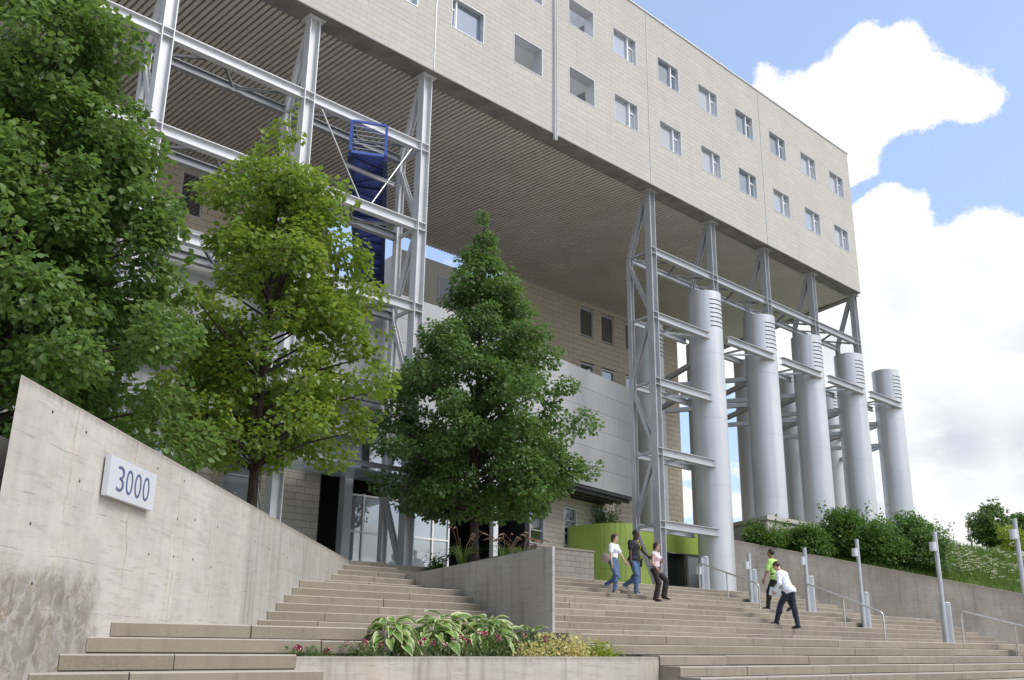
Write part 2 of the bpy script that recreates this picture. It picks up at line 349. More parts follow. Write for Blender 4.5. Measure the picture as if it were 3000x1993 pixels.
# ------------------------------------------------------------------ mesh helpers
class MB:
    """collects polygons; build() links them as ONE mesh object"""
    def __init__(s): s.v = []; s.f = []; s.m = []; s.sm = []
    def add(s, verts, faces, mi=0, smooth=False):
        o = len(s.v); s.v.extend([tuple(p) for p in verts])
        for f in faces: s.f.append([i + o for i in f]); s.m.append(mi); s.sm.append(smooth)
    def box(s, x0, x1, y0, y1, z0, z1, mi=0):
        v = [(x0, y0, z0), (x1, y0, z0), (x1, y1, z0), (x0, y1, z0), (x0, y0, z1), (x1, y0, z1), (x1, y1, z1), (x0, y1, z1)]
        s.add(v, [(0, 3, 2, 1), (4, 5, 6, 7), (0, 1, 5, 4), (1, 2, 6, 5), (2, 3, 7, 6), (3, 0, 4, 7)], mi)
        return s
    def obox(s, c, ax, ay, az, mi=0):
        """box from centre and three half-axis vectors"""
        c, ax, ay, az = Vector(c), Vector(ax), Vector(ay), Vector(az)
        v = [c - ax - ay - az, c + ax - ay - az, c + ax + ay - az, c - ax + ay - az, c - ax - ay + az, c + ax - ay + az, c + ax + ay + az, c - ax + ay + az]
        f = [(0, 3, 2, 1), (4, 5, 6, 7), (0, 1, 5, 4), (1, 2, 6, 5), (2, 3, 7, 6), (3, 0, 4, 7)]
        if ax.cross(ay).dot(az) < 0: f = [tuple(reversed(q)) for q in f]
        s.add(v, f, mi); return s
    def prism(s, poly, z0, z1, mi=0):
        """plan polygon (counter-clockwise) pulled up; z1 may be one height for each corner"""
        n = len(poly); zt = z1 if hasattr(z1, '__len__') else [z1] * n; zb = z0 if hasattr(z0, '__len__') else [z0] * n
        v = [(p[0], p[1], zb[i]) for i, p in enumerate(poly)] + [(p[0], p[1], zt[i]) for i, p in enumerate(poly)]
        f = [tuple(reversed(range(n))), tuple(range(n, 2 * n))] + [(i, (i + 1) % n, n + (i + 1) % n, n + i) for i in range(n)]
        s.add(v, f, mi); return s
    def tube(s, pts, r, n=8, mi=0, cap=True, smooth=True):
        pts = [Vector(p) for p in pts]; rs = r if hasattr(r, '__len__') else [r] * len(pts)
        rings = []; ref = None
        for i, p in enumerate(pts):
            t = (pts[min(i + 1, len(pts) - 1)] - pts[max(i - 1, 0)]).normalized()
            if ref is None:
                ref = t.orthogonal().normalized()
            else:
                ref = (ref - t * ref.dot(t)); ref = ref.normalized() if ref.length > 1e-6 else t.orthogonal().normalized()
            b = t.cross(ref)
            rings.append([p + (ref * math.cos(2 * math.pi * k / n) + b * math.sin(2 * math.pi * k / n)) * rs[i] for k in range(n)])
        v = [q for rg in rings for q in rg]
        f = [(i * n + k, i * n + (k + 1) % n, (i + 1) * n + (k + 1) % n, (i + 1) * n + k) for i in range(len(pts) - 1) for k in range(n)]
        s.add(v, f, mi, smooth)
        if cap:
            s.add(rings[0], [tuple(reversed(range(n)))], mi); s.add(rings[-1], [tuple(range(n))], mi)
        return s
    def hbeam(s, p, q, side, w=0.3, d=0.3, tf=0.03, tw=0.025, mi=0):
        """rolled H section from p to q; flanges stand apart along `side`, d apart, w wide"""
        p, q, side = Vector(p), Vector(q), Vector(side)
        t = (q - p); L = t.length; t.normalize()
        side = (side - t * side.dot(t)).normalized(); o = t.cross(side)
        c = (p + q) / 2
        for sg in (-1, 1): s.obox(c + side * sg * (d / 2 - tf / 2), t * L / 2, o * w / 2, side * tf / 2, mi)
        s.obox(c, t * (L / 2 - 0.002), o * tw / 2, side * (d / 2 - tf), mi)
        return s
    def lathe(s, prof, c=(0, 0), n=32, mi=0, smooth=True):
        v = []
        for r, z in prof:
            for k in range(n):
                a = 2 * math.pi * k / n; v.append((c[0] + r * math.cos(a), c[1] + r * math.sin(a), z))
        f = [(i * n + k, i * n + (k + 1) % n, (i + 1) * n + (k + 1) % n, (i + 1) * n + k) for i in range(len(prof) - 1) for k in range(n)]
        s.add(v, f, mi, smooth); return s
    def mesh(s, name, mats, off=(0, 0, 0)):
        me = bpy.data.meshes.new(name)
        ox, oy, oz = off
        me.from_pydata([(a - ox, b - oy, c - oz) for a, b, c in s.v], [], s.f)
        for m in (mats if isinstance(mats, (list, tuple)) else [mats]): me.materials.append(MATS[m] if isinstance(m, str) else m)
        me.polygons.foreach_set('material_index', s.m); me.polygons.foreach_set('use_smooth', s.sm)
        me.update(); return me
    def build(s, name, mats, parent=None, kind=None):
        off = base_of(parent)
        o = bpy.data.objects.new(name, s.mesh(name, mats, off)); C.objects.link(o)
        if parent is not None: o.parent = parent
        BASE[o.name] = off
        if kind: o['kind'] = kind
        return o
BASE = {}
def base_of(p):
    return BASE.get(p.name, (0, 0, 0)) if p is not None else (0, 0, 0)
def thing(name, label, cat, loc=(0, 0, 0), group=None):
    o = bpy.data.objects.new(name, None); C.objects.link(o); o.location = loc; o.empty_display_size = 0.3
    BASE[o.name] = tuple(loc)
    return tag(o, label, cat, group)
def tag(o, label, cat, group=None):
    o['label'] = label; o['category'] = cat
    if group: o['group'] = group
    return o
def struct(o): o['kind'] = 'structure'; return o
def place(name, mesh, loc, parent=None, rot=None, scale=None):
    o = bpy.data.objects.new(name, mesh); C.objects.link(o)
    b = base_of(parent); o.location = (loc[0] - b[0], loc[1] - b[1], loc[2] - b[2])
    if rot is not None: o.rotation_euler = rot
    if scale is not None: o.scale = (scale,) * 3 if not hasattr(scale, '__len__') else scale
    if parent is not None: o.parent = parent
    return o
def npmesh(name, V, F, mats, fm=None, smooth=False):
    """fast mesh from numpy arrays; F is (n, 3 or 4)"""
    me = bpy.data.meshes.new(name); nv, nf, kk = len(V), len(F), F.shape[1]
    me.vertices.add(nv); me.vertices.foreach_set('co', np.asarray(V, np.float32).ravel())
    me.loops.add(nf * kk); me.loops.foreach_set('vertex_index', np.asarray(F, np.int32).ravel())
    me.polygons.add(nf); me.polygons.foreach_set('loop_start', np.arange(0, nf * kk, kk, dtype=np.int32))
    for m in (mats if isinstance(mats, (list, tuple)) else [mats]): me.materials.append(MATS[m] if isinstance(m, str) else m)
    if fm is not None: me.polygons.foreach_set('material_index', np.asarray(fm, np.int32))
    if smooth: me.polygons.foreach_set('use_smooth', np.ones(nf, bool))
    me.update(calc_edges=True); return me

# ------------------------------------------------------------------ levels
R_ = 0.17
ZK = {k: -0.3094 + (k - 1) * R_ for k in range(-9, 17)}
YK = {k: 10.2 + (k - 1) * 0.408 for k in range(-9, 5)}
YK.update({k: 15.742 + (k - 5) * 0.408 for k in range(5, 11)})
YK.update({11: 19.6, 12: 20.1, 13: 20.6, 14: 21.1, 15: 21.65})
TERR = ZK[15]
GROUND = ZK[-7] - R_
def leftX(Y): return 3.61 + (Y - 10.2) * 1.0219      # the inner face of the left wall
def rightX(Y): return 59.7 - Y                        # the inner face of the bank wall
def bedL(Y): return 15.25 + (Y - 14.34) * (16.4 - 15.25) / (20.8 - 14.34)
def bedR(Y): return 15.31 + (Y - 14.34) * (20.4 - 15.31) / (22.0 - 14.34)

# ------------------------------------------------------------------ ground
m = MB(); m.add([(-900, -900, GROUND), (900, -900, GROUND), (900, 900, GROUND), (-900, 900, GROUND)], [(0, 1, 2, 3)])
struct(m.build('ground', 'paving'))
m = MB()
m.prism([(-30, 21.9), (36.2, 21.9), (36.2, 24.1), (60, 24.1), (60, 70), (-30, 70)], GROUND - 0.2, TERR - 0.004)
m.prism([(-30, -6), (leftX(10.0) - 6.8, 3.0), (leftX(10.5) - 0.45, 10.6), (leftX(21.9) - 0.45, 21.9), (-30, 21.9)], GROUND - 0.2, 1.86)
struct(m.build('terrace', 'paving'))

# ------------------------------------------------------------------ the stairs: long precast blocks, each one a piece
stairs = bpy.data.objects.new('stairs', None); C.objects.link(stairs); struct(stairs); BASE['stairs'] = (0, 0, 0)
PL0, PL1 = 6.81, 13.90            # planter, along X
BLK = {}
def stepblock(x0, x1, y0, y1, z0, z1):
    """a chamfered slab; alike sizes share a mesh"""
    L, D, Hh = round(x1 - x0, 2), round(y1 - y0, 2), round(z1 - z0, 3)
    key = (L, D, Hh)
    if key not in BLK:
        c = 0.013; mm = MB()
        prof = [(0, 0), (D, 0), (D, Hh), (c, Hh), (0, Hh - c)]
        n = len(prof); v = [(0, a, b) for a, b in prof] + [(L, a, b) for a, b in prof]
        f = [tuple(range(n)), tuple(reversed(range(n, 2 * n)))] + [((i + 1) % n, i, n + i, n + (i + 1) % n) for i in range(n)]
        mm.add(v, [tuple(reversed(q)) for q in f]); BLK[key] = mm.mesh('step_block', 'step_concrete')
    jz = random.uniform(-0.004, 0.003); jy = random.uniform(-0.006, 0.006)
    place('step_block', BLK[key], (x0, y0 + jy, z0 + jz), stairs)
def run(k, xa, xb, first=None):
    """one riser from xa to xb"""
    y0 = YK[k]; y1 = YK.get(k + 1, y0 + 0.55) + 0.05
    if k in (4, 10): y1 = y0 + 0.55
    x = xa + 0.015
    nxt = xa + (first if first else random.choice([1.25, 1.8, 2.4, 3.0]))
    while x < xb - 0.02:
        e = min(nxt, xb)
        if xb - e < 0.5: e = xb
        stepblock(x, e - 0.012, y0, y1, ZK[k] - R_ + 0.014, ZK[k])
        x = e; nxt = e + random.choice([2.4, 2.9, 3.0, 3.0, 3.5])
for k in range(-7, 16):
    y = YK[k]
    xl = leftX(y) if k >= 1 else leftX(10.2) - (1 - k) * 0.25
    if y < 14.0:
        if k <= 1: run(k, xl, 6.95 if k == 1 else 6.95 + (1 - k) * 0.05, 1.0)
        else: run(k, xl, {2: PL0 + 0.02, 3: 8.2, 4: 8.45}[k], None)
        run(k, {3: 12.45, 4: 12.1}.get(k, PL1), min(rightX(y), 44.0) if k >= 4 else 48.0 - (4 - k) * 0.2, 3.1 if k in (3, 4) else 2.0)
    else:
        run(k, xl, bedL(y))
        run(k, bedR(y), min(rightX(y), 44.5))
# what carries the blocks (seen only as the dark line under each riser) and the landings
m = MB()
for k in range(-7, 16):
    y0 = YK[k] + 0.05; y1 = YK.get(k + 1, 23.0) + 0.06
    xa = 0.0 if k < 1 else leftX(y0) - 0.2
    if y0 < 11.4:
        m.box(xa, {2: PL0 + 0.2, 3: 8.15}.get(k, 6.9), y0, y1, GROUND - 0.3, ZK[k] - 0.03); m.box({2: PL1 - 0.02, 3: 12.5}.get(k, PL1 + 0.02), 48, max(y0, 11.04) if k == 2 else y0, y1, GROUND - 0.3, ZK[k] - 0.03)
    elif k == 4:
        m.box(xa, 8.4, y0, 13.4, GROUND - 0.3, ZK[k] - 0.03); m.box(12.2, 48, y0, 13.4, GROUND - 0.3, ZK[k] - 0.03); m.box(xa, 48, 13.4, y1, GROUND - 0.3, ZK[k] - 0.03)
    else: m.box(xa, 48, y0, y1, GROUND - 0.3, ZK[k] - 0.03)
m.build('stair_base', 'step_concrete', stairs)
for (k, ya, yb) in ((4, 13.42, YK[5] + 0.05), (10, YK[10] + 0.56, YK[11] + 0.05)):
    x = leftX(ya) - 0.3
    while x < rightX(yb) + 4:
        mm = MB(); mm.box(x + 0.006, x + 2.994, ya + 0.006, yb, ZK[k] - 0.08, ZK[k] - 0.002); mm.build('landing_slab', 'step_concrete', stairs); x += 3.0

# ------------------------------------------------------------------ left wall with the number
def lw(s_, off=0.0):     # point on the left wall, s_ metres along it from the foot of the stairs
    return (3.61 + 0.7147 * s_ - 0.6994 * off, 10.2 + 0.6994 * s_ + 0.7147 * off)
def wallstrip(name, ss, ztop, zb, off, mat, pf, nrm, th=0.32, cham=0.018):
    """a straight-sided wall with a rounded coping edge: pf(s, o) gives plan points"""
    mb = MB(); prof = [(0, 0), (0, 1), (cham, 2), (th - cham, 2), (th, 1), (th, 0)]
    rows = []
    for s_, zt in zip(ss, ztop):
        rows.append([(*pf(s_, o), zb if lv == 0 else (zt - cham if lv == 1 else zt)) for o, lv in prof])
    n = len(prof)
    v = [p for r in rows for p in r]
    f = [(i * n + k, (i + 1) * n + k, (i + 1) * n + k + 1, i * n + k + 1) for i in range(len(rows) - 1) for k in range(n - 1)]
    f += [tuple(range(n)), tuple(reversed(range((len(rows) - 1) * n, len(rows) * n)))]
    mb.add(v, f)
    return mb
ss = [-0.98 + i * (17.8 / 24) for i in range(25)]
zt = [2.36 - max(0, s_ + 1) * 0.0172 for s_ in ss]
LWT = thing('concrete_wall', 'tall pale cast concrete wall with cracks and a house number, left of the stairs', 'wall', (3.0, 9.6, GROUND))
wb = wallstrip('w', ss, zt, GROUND - 0.2, 0, None, lw, None, 0.42)
for i, p in enumerate(wb.v[:6]):        # the near end is cut back at a slant and leans a little
    k_ = (0, 0, 0.05, 0.9, 0.95, 0.95)[i] - (0.10 if i == 0 else 0.0)
    wb.v[i] = (p[0] + 0.7147 * k_, p[1] + 0.6994 * k_, p[2])
for i in range(6, 12): 
    k_ = (0, 0, 0, 0.3, 0.35, 0.35)[i - 6]; p = wb.v[i]; wb.v[i] = (p[0] + 0.7147 * k_, p[1] + 0.6994 * k_, p[2])
wb.build('wall_body', 'wall_concrete', LWT)
hole = MB(); hole.lathe([(0.017, 0.0), (0.013, 0.004), (0.001, 0.0045)], (0, 0), 10); hole = hole.mesh('tie_hole', 'dark_metal')
hrot = Vector((0.6994, -0.7147, 0)).to_track_quat('Z', 'Y').to_euler()
for s_ in (-0.3, 0.55, 2.7, 3.5, 4.3, 5.2, 6.1, 7.3, 8.4, 9.6):
    for z_ in (0.45, 1.05, 1.62, 2.12):
        if z_ > 0.3 + s_ * 0.13 and z_ < 2.2 - s_ * 0.017 and not (0.9 < s_ < 2.5 and z_ > 1.4) and random.random() < 0.62:
            place('tie_hole', hole, (*lw(s_ + random.uniform(-0.12, 0.12), -0.001), z_ + random.uniform(-0.06, 0.06)), LWT, hrot)
m = MB(); m.obox(Vector((*lw(6.82, -0.001), 1.1)), Vector((0.7147, 0.6994, 0)) * 0.007, Vector((0.6994, -0.7147, 0)) * 0.003, uz * 1.07); m.build('construction_joint', 'mortar', LWT)
# the number
sg = thing('number_sign', 'pale grey metal plate with the number 3000 on the left concrete wall', 'sign', (*lw(1.7, -0.1), 1.75))
tv = Vector((0.7147, 0.6994, 0)); nv = Vector((0.6994, -0.7147, 0))
cpt = Vector((*lw(1.69), 1.745))
m = MB(); m.obox(cpt + nv * 0.055, tv * 0.69, nv * 0.032, uz * 0.222); m.build('plate', 'sign_plate', sg)
m = MB(); m.obox(cpt + nv * 0.011, tv * 0.62, nv * 0.0115, uz * 0.17); m.build('standoff', 'dark_metal', sg)
for i, ch in enumerate('3000'):
    cu = bpy.data.curves.new('digit', 'FONT'); cu.body = ch; cu.size = 0.40; cu.extrude = 0.006; cu.align_x = 'CENTER'; cu.align_y = 'CENTER'; cu.bevel_depth = 0.002; cu.resolution_u = 6; cu.offset = -0.006
    to = bpy.data.objects.new('tmp', cu); C.objects.link(to); bpy.context.view_layer.update()
    me = bpy.data.meshes.new_from_object(to.evaluated_get(bpy.context.evaluated_depsgraph_get())); bpy.data.objects.remove(to)
    me.name = 'digit'; me.materials.clear(); me.materials.append(MATS['sign_digit'])
    zs = [v.co.y for v in me.vertices]; xs = [v.co.x for v in me.vertices]
    sy = 0.285 / (max(zs) - min(zs)); sx = 0.195 / (max(xs) - min(xs)); cy_ = (max(zs) + min(zs)) / 2; cx_ = (max(xs) + min(xs)) / 2
    for v in me.vertices:
        p = cpt + nv * (0.088 + v.co.z * 0.5) + tv * (-0.375 + 0.255 * i + (v.co.x - cx_) * sx) + uz * ((v.co.y - cy_) * sy)
        v.co = p - Vector(BASE[sg.name])
    o = bpy.data.objects.new('digit', me); C.objects.link(o); o.parent = sg

# ------------------------------------------------------------------ planting bed between the two flights
BED = thing('bed_wall', 'weathered grey concrete wedge wall between the two flights of steps', 'wall', (15.3, 14.4, ZK[4]))
def wz(Y): return 1.985 - (Y - 14.34) * 0.0435
q_ = [(15.25, 14.34), (15.312, 14.332), (bedR(15.2) - 0.02, 15.2), (bedL(15.6) + 0.30, 15.6), (bedL(23.4) + 0.30, 23.4), (bedL(23.4), 23.4)]
q_ += [(bedL(y_), y_) for y_ in np.linspace(22.6, 15.0, 12)]
c_ = Vector((sum(p[0] for p in q_[:1]) , 0, 0))
m = MB(); m.prism(q_, ZK[4] - 0.4, [wz(p[1]) for p in q_]); m.build('wall_face', 'bed_concrete', BED)
q_ = [(15.316, 14.345), (bedR(22.0), 22.0), (bedR(22.0) - 0.32, 22.0), (bedR(15.6) - 0.22, 15.6), (bedR(15.203) - 0.016, 15.203)]
m = MB(); m.prism(q_, ZK[4] - 0.4, [wz(14.34) + (p[1] - 14.34) * 0.054 - 0.003 for p in q_]); m.build('wall_return', 'bed_concrete', BED)
m = MB(); m.prism([(bedL(15.6) + 0.29, 15.61), (bedR(15.61) - 0.23, 15.61), (bedR(22.0) - 0.30, 22.0), (20.1, 23.6), (16.95, 23.6), (bedL(20.8) + 0.28, 20.8)], ZK[4] - 0.4, [1.84, 1.84, 2.05, 2.12, 1.66, 1.62])
tag(m.build('bed_soil', 'soil'), 'dark planting soil behind the wedge wall under the conical tree', 'soil')

# ------------------------------------------------------------------ planter in the foreground
PLT = thing('planter', 'low concrete planter box in the foreground full of hostas and flowers', 'planter', (10.3, 11.5, ZK[-1]))
m = MB()
XS = np.linspace(PL0, PL1, 26)
nzr = RNG.uniform(-0.004, 0.004, 26)
prof = lambda i, x: [(x, 10.63, GROUND - 0.1), (x, 10.63, -0.178 + nzr[i]), (x, 10.645, -0.162 + nzr[i]), (x, 10.83, -0.160 + nzr[i] * 0.5), (x, 10.83, GROUND)]
v = [p for i, x in enumerate(XS) for p in prof(i, x)]
f = [(i * 5 + k + 1, i * 5 + k, (i + 1) * 5 + k, (i + 1) * 5 + k + 1) for i in range(25) for k in range(4)]
f += [tuple(range(5)), tuple(reversed(range(125, 130)))]
m.add(v, [tuple(reversed(q)) for q in f]); m.build('front_wall', 'planter_concrete', PLT)
m = MB(); m.box(12.14, 12.44, 11.06, 13.38, ZK[4] - R_ * 2, ZK[4] - 0.004); m.build('stair_cheek', 'step_concrete', PLT)
m = MB(); m.box(8.46, 8.56, 11.05, 13.4, GROUND, ZK[4] - 0.03); m.build('stair_cheek', 'step_concrete', PLT)
m = MB(); m.box(PL0 + 0.002, PL1 - 0.002, 10.833, 11.035, GROUND, -0.205); m.build('soil_strip', 'soil', PLT)
m = MB(); m.box(8.565, 12.135, 11.04, 13.4, GROUND, -0.21); m.build('soil_fill', 'soil', PLT)
m = MB(); m.box(8.5, 12.4, 13.402, 13.44, GROUND, ZK[4] - 0.001); m.build('back_wall', 'planter_concrete', PLT)

# ------------------------------------------------------------------ bank wall, bank and plinth on the right
BW = thing('retaining_wall', 'long brownish concrete retaining wall falling to the right beside the stairs', 'wall', (40, 19.7, ZK[8]))
def rwp(s_, off): return (36.0 + 0.7071 * s_ + 0.7071 * off, 23.7 - 0.7071 * s_ + 0.7071 * off)
ss = [i * 1.0 for i in range(27)]
wallstrip('w', ss, [4.4 - 0.1745 * s_ for s_ in ss], GROUND - 0.2, 0, None, rwp, None, 0.30).build('wall_body', 'bank_concrete', BW)
def bankz(s_, o):  # o = distance behind the wall face
    zt_ = 4.4 - 0.1745 * s_
    rise = 0.10 + min(o, 7.0) * (min(0.41, 0.02 + 0.06 * s_))
    rise -= max(0, o - 7.0) * 0.04
    return zt_ - 0.30 + rise
m = MB(); so = [i * 0.9 for i in range(31)]; oo = [0.28, 0.8, 1.6, 2.6, 3.8, 5.0, 6.0, 7.0, 9.0, 14.0, 24.0, 60.0]
v = [(*rwp(s_, o), bankz(s_, o) + random.uniform(-0.05, 0.05)) for s_ in so for o in oo]; n = len(oo)
m.add(v, [(i * n + k, (i + 1) * n + k, (i + 1) * n + k + 1, i * n + k + 1) for i in range(len(so) - 1) for k in range(n - 1)], 0, True)
struct(m.build('bank', 'grass'))

def blockwall(mb_list, org, u, nrm, L, z0, z1, bl, bh, gap=0.008, depth=0.03, accents=(), holes=(), stag=0.5):
    """running-bond blocks on the plane through org; returns [(area-distance key, corner data)]"""
    out = []
    nrow = int(round((z1 - z0) / bh))
    for j in range(nrow):
        za = z0 + j * bh; zb = za + bh
        lo = gap / 2 + (0.032 if any(abs(za - a_) < bh * 0.5 and za >= a_ - 1e-3 - bh * 0.5 for a_ in accents) else 0)
        segs = [(0.0, L)]
        for (ha, hb, hz0, hz1) in holes:
            if zb > hz0 + 0.02 and za < hz1 - 0.02:
                ns = []
                for (a_, b_) in segs:
                    if hb <= a_ or ha >= b_: ns.append((a_, b_))
                    else:
                        if ha > a_: ns.append((a_, ha))
                        if hb < b_: ns.append((hb, b_))
                segs = ns
        offs = (j % 2) * bl * stag
        for (a_, b_) in segs:
            x = a_; nb = math.floor((a_ - offs) / bl + 1e-6) * bl + offs + bl
            while x < b_ - 0.01:
                e = min(nb, b_)
                if b_ - e < 0.08: e = b_
                out.append((x + gap / 2, e - gap / 2, za + lo, zb - gap / 2))
                x = e; nb = x + bl if abs((x - offs) / bl - round((x - offs) / bl)) < 1e-3 else math.floor((x - offs) / bl + 1e-6) * bl + offs + bl
    return out
def put_blocks(blocks, org, u, nrm, mat, parent, single, depth=0.03, cam_first=True, name='block'):
    """the `single` nearest blocks become objects of their own, the rest one joined part"""
    u, nrm, org = Vector(u), Vector(nrm), Vector(org)
    key = lambda b: (org + u * ((b[0] + b[1]) / 2) + uz * ((b[2] + b[3]) / 2)).length
    def corners(b):
        x0, x1, za, zb = b; c = 0.003
        P = lambda x, z, d: org + u * x + uz * z + nrm * d
        v = [P(x0, za, -0.03), P(x1, za, -0.03), P(x1, zb, -0.03), P(x0, zb, -0.03), P(x0, za, depth - c), P(x1, za, depth - c), P(x1, zb, depth - c), P(x0, zb, depth - c),
             P(x0 + c, za + c, depth), P(x1 - c, za + c, depth), P(x1 - c, zb - c, depth), P(x0 + c, zb - c, depth)]
        f = [(0, 1, 5, 4), (1, 2, 6, 5), (2, 3, 7, 6), (3, 0, 4, 7), (4, 5, 9, 8), (5, 6, 10, 9), (6, 7, 11, 10), (7, 4, 8, 11), (8, 9, 10, 11)]
        if u.cross(uz).dot(nrm) < 0: f = [tuple(reversed(q)) for q in f]
        return v, f
    bs = sorted(blocks, key=key)
    shared = {}
    for b in bs[:single]:
        kk = (round(b[1] - b[0], 2), round(b[3] - b[2], 3))
        if kk not in shared:
            v, f = corners((0, b[1] - b[0], 0, b[3] - b[2])); mm = MB(); mm.add([Vector(p) - org for p in v], f); shared[kk] = mm.mesh(name, mat)
        place(name, shared[kk], org + u * b[0] + uz * b[2], parent)
    if bs[single:]:
        mm = MB()
        for b in bs[single:]:
            v, f = corners(b); mm.add(v, f)
        mm.build(name + '_courses', mat, parent, kind='stuff')

PLN = thing('block_plinth', 'pale concrete block plinth with a flat coping under the silver stacks', 'plinth', (40, 24, TERR))
m = MB(); m.prism([(37.85, 22.88), (60, 22.88), (60, 31.0), (42.3, 31.0)], GROUND, 5.30); m.build('core', 'mortar', PLN)
bl = blockwall(None, None, None, None, 12.0, 1.9, 5.28, 0.6, 0.30)
put_blocks(bl, (37.80, 22.86, 0), (1, 0, 0), (0, -1, 0), 'plinth_block', PLN, 60)
ud = Vector((2.26, 4.06, 0)).normalized(); nd_ = Vector((-ud.y, ud.x, 0))
bl = blockwall(None, None, None, None, 6.0, 1.9, 5.28, 0.6, 0.30)
put_blocks(bl, (37.80, 22.86, 0), ud, nd_, 'plinth_block', PLN, 60)
m = MB(); m.prism([(37.66, 22.74), (60, 22.74), (60, 31), (42.15, 31)], 5.30, 5.48); m.build('coping', 'plinth_block', PLN)

# ------------------------------------------------------------------ the office bar on legs
YF, SOF, ROOF = 23.0, 18.75, 27.32
XL, XR = 4.0, 49.25
OB = thing('office_building', 'long pale block-clad office bar raised on steel legs with a ribbed underside', 'building', (XL, YF, TERR))
WINX = [(19.25 + 3.09 * i) for i in range(-4, 3)] + [28.24 + 3.095 * i for i in range(7)]
holes = []; wins = []
for x in WINX:
    for zb in (20.88, 24.10):
        if x + 1.57 > XR: continue
        wins.append((x, zb)); holes.append((x - XL, x + 1.57 - XL, zb, zb + 1.28))
m = MB()   # backing wall, in bands so that the window openings stay open
bands = [(SOF + 0.02, 20.88), (20.88, 22.16), (22.16, 24.10), (24.10, 25.38), (25.38, ROOF - 0.06)]
for bi, (za, zb) in enumerate(bands):
    if bi in (1, 3):
        xs = sorted(x for x, z_ in wins if abs(z_ - za) < 0.1); x = XL
        for wx in xs:
            m.box(x, wx, YF + 0.012, YF + 0.34, za, zb); x = wx + 1.57
        m.box(x, XR, YF + 0.012, YF + 0.34, za, zb)
    else: m.box(XL, XR, YF + 0.012, YF + 0.34, za, zb)
m.build('wall', 'mortar', OB)
m = MB(); m.prism([(XL, 25.2), (21.9, 25.2), (21.9, 30.0), (27.4, 30.0), (27.4, 25.2), (XR, 25.2), (XR + 3.6, 35.0), (XL, 35.0)], SOF + 0.3, ROOF - 0.1)
m.prism([(XR - 0.3, YF + 0.34), (XR, YF + 0.34), (XR + 0.75, 25.2), (XR - 0.3, 25.2)], SOF + 0.02, ROOF - 0.1)
m.build('rear_wall', 'facade_block', OB)
m = MB(); m.box(XL, 21.9, YF - 0.045, 35.05, ROOF - 0.06, ROOF); m.build('roof_coping', 'alu', OB)
m = MB(); m.prism([(27.4, YF - 0.045), (XR + 0.04, YF - 0.045), (XR + 3.7, 35.05), (27.4, 35.05)], ROOF - 0.06, ROOF); m.build('roof_coping', 'alu', OB)
m = MB(); m.box(21.903, 27.397, 30.0, 35.05, ROOF - 0.06, ROOF); m.build('roof_coping', 'alu', OB)
m = MB(); m.box(21.903, 27.397, YF - 0.045, YF + 0.343, ROOF - 0.06, ROOF); m.build('parapet_coping', 'alu', OB)
for (xa, xb) in ((XL, 21.9), (27.4, XR)):
    for (za, zb) in ((22.2, 24.0), (25.45, ROOF - 0.1), (SOF + 0.35, 20.80)):
        m = MB(); m.box(xa, xb, YF + 0.345, 25.19, za, zb); m.build('floor_slab', 'white_paint', OB)
m = MB(); m.box(21.903, 27.397, YF + 0.345, 29.99, SOF + 0.35, 20.4); m.build('floor_slab', 'white_paint', OB)
m = MB(); m.prism([(21.91, 29.0), (27.39, 29.0), (27.39, 29.98), (21.91, 29.98)], 20.4, ROOF - 1.2); m.build('court_wall', 'white_paint', OB)
for z_ in (21.5, 22.4, 23.3, 24.3, 25.2): m = MB(); m.box(21.91, 27.39, 28.9, 28.99, z_, z_ + 0.12); m.build('court_rail', 'galv', OB)
JX = [18.55, 24.58, 30.58, 39.78]     # movement joints
vj = [(jx - XL - 0.02, jx - XL + 0.02, 0, 99) for jx in JX if jx != 24.58] + [(24.58 - XL - 0.10, 24.58 - XL + 0.10, 0, 99)]
bl = blockwall(None, None, None, None, XR - XL, SOF + 0.02, ROOF - 0.06, 0.6, 0.2131, gap=0.003, accents=(20.06, 20.90, 22.16, 23.25, 24.10, 25.38, 26.44), holes=holes + vj)
put_blocks(bl, (XL, YF + 0.03, 0), (1, 0, 0), (0, -1, 0), 'facade_block', OB, 230, depth=0.024)
for jx in JX:
    if jx != 24.58: m = MB(); m.box(jx - 0.018, jx + 0.018, YF - 0.012, YF + 0.011, SOF + 0.03, ROOF - 0.07); m.build('movement_joint', 'galv', OB)
m = MB(); m.hbeam((24.58, YF - 0.05, SOF - 0.28), (24.58, YF - 0.05, ROOF - 0.08), (1, 0, 0), 0.12, 0.13, 0.02, 0.02); m.build('channel', 'steel_white', OB)
# right end of the bar
e_u = Vector((3.6, 12.0, 0)).normalized(); e_n = Vector((e_u.y, -e_u.x, 0))
bl = blockwall(None, None, None, None, 12.0, SOF + 0.02, ROOF - 0.06, 0.6, 0.2131)
put_blocks(bl, (XR + 0.0, YF + 0.05, 0), e_u, e_n, 'facade_block', OB, 0, name='end_block')
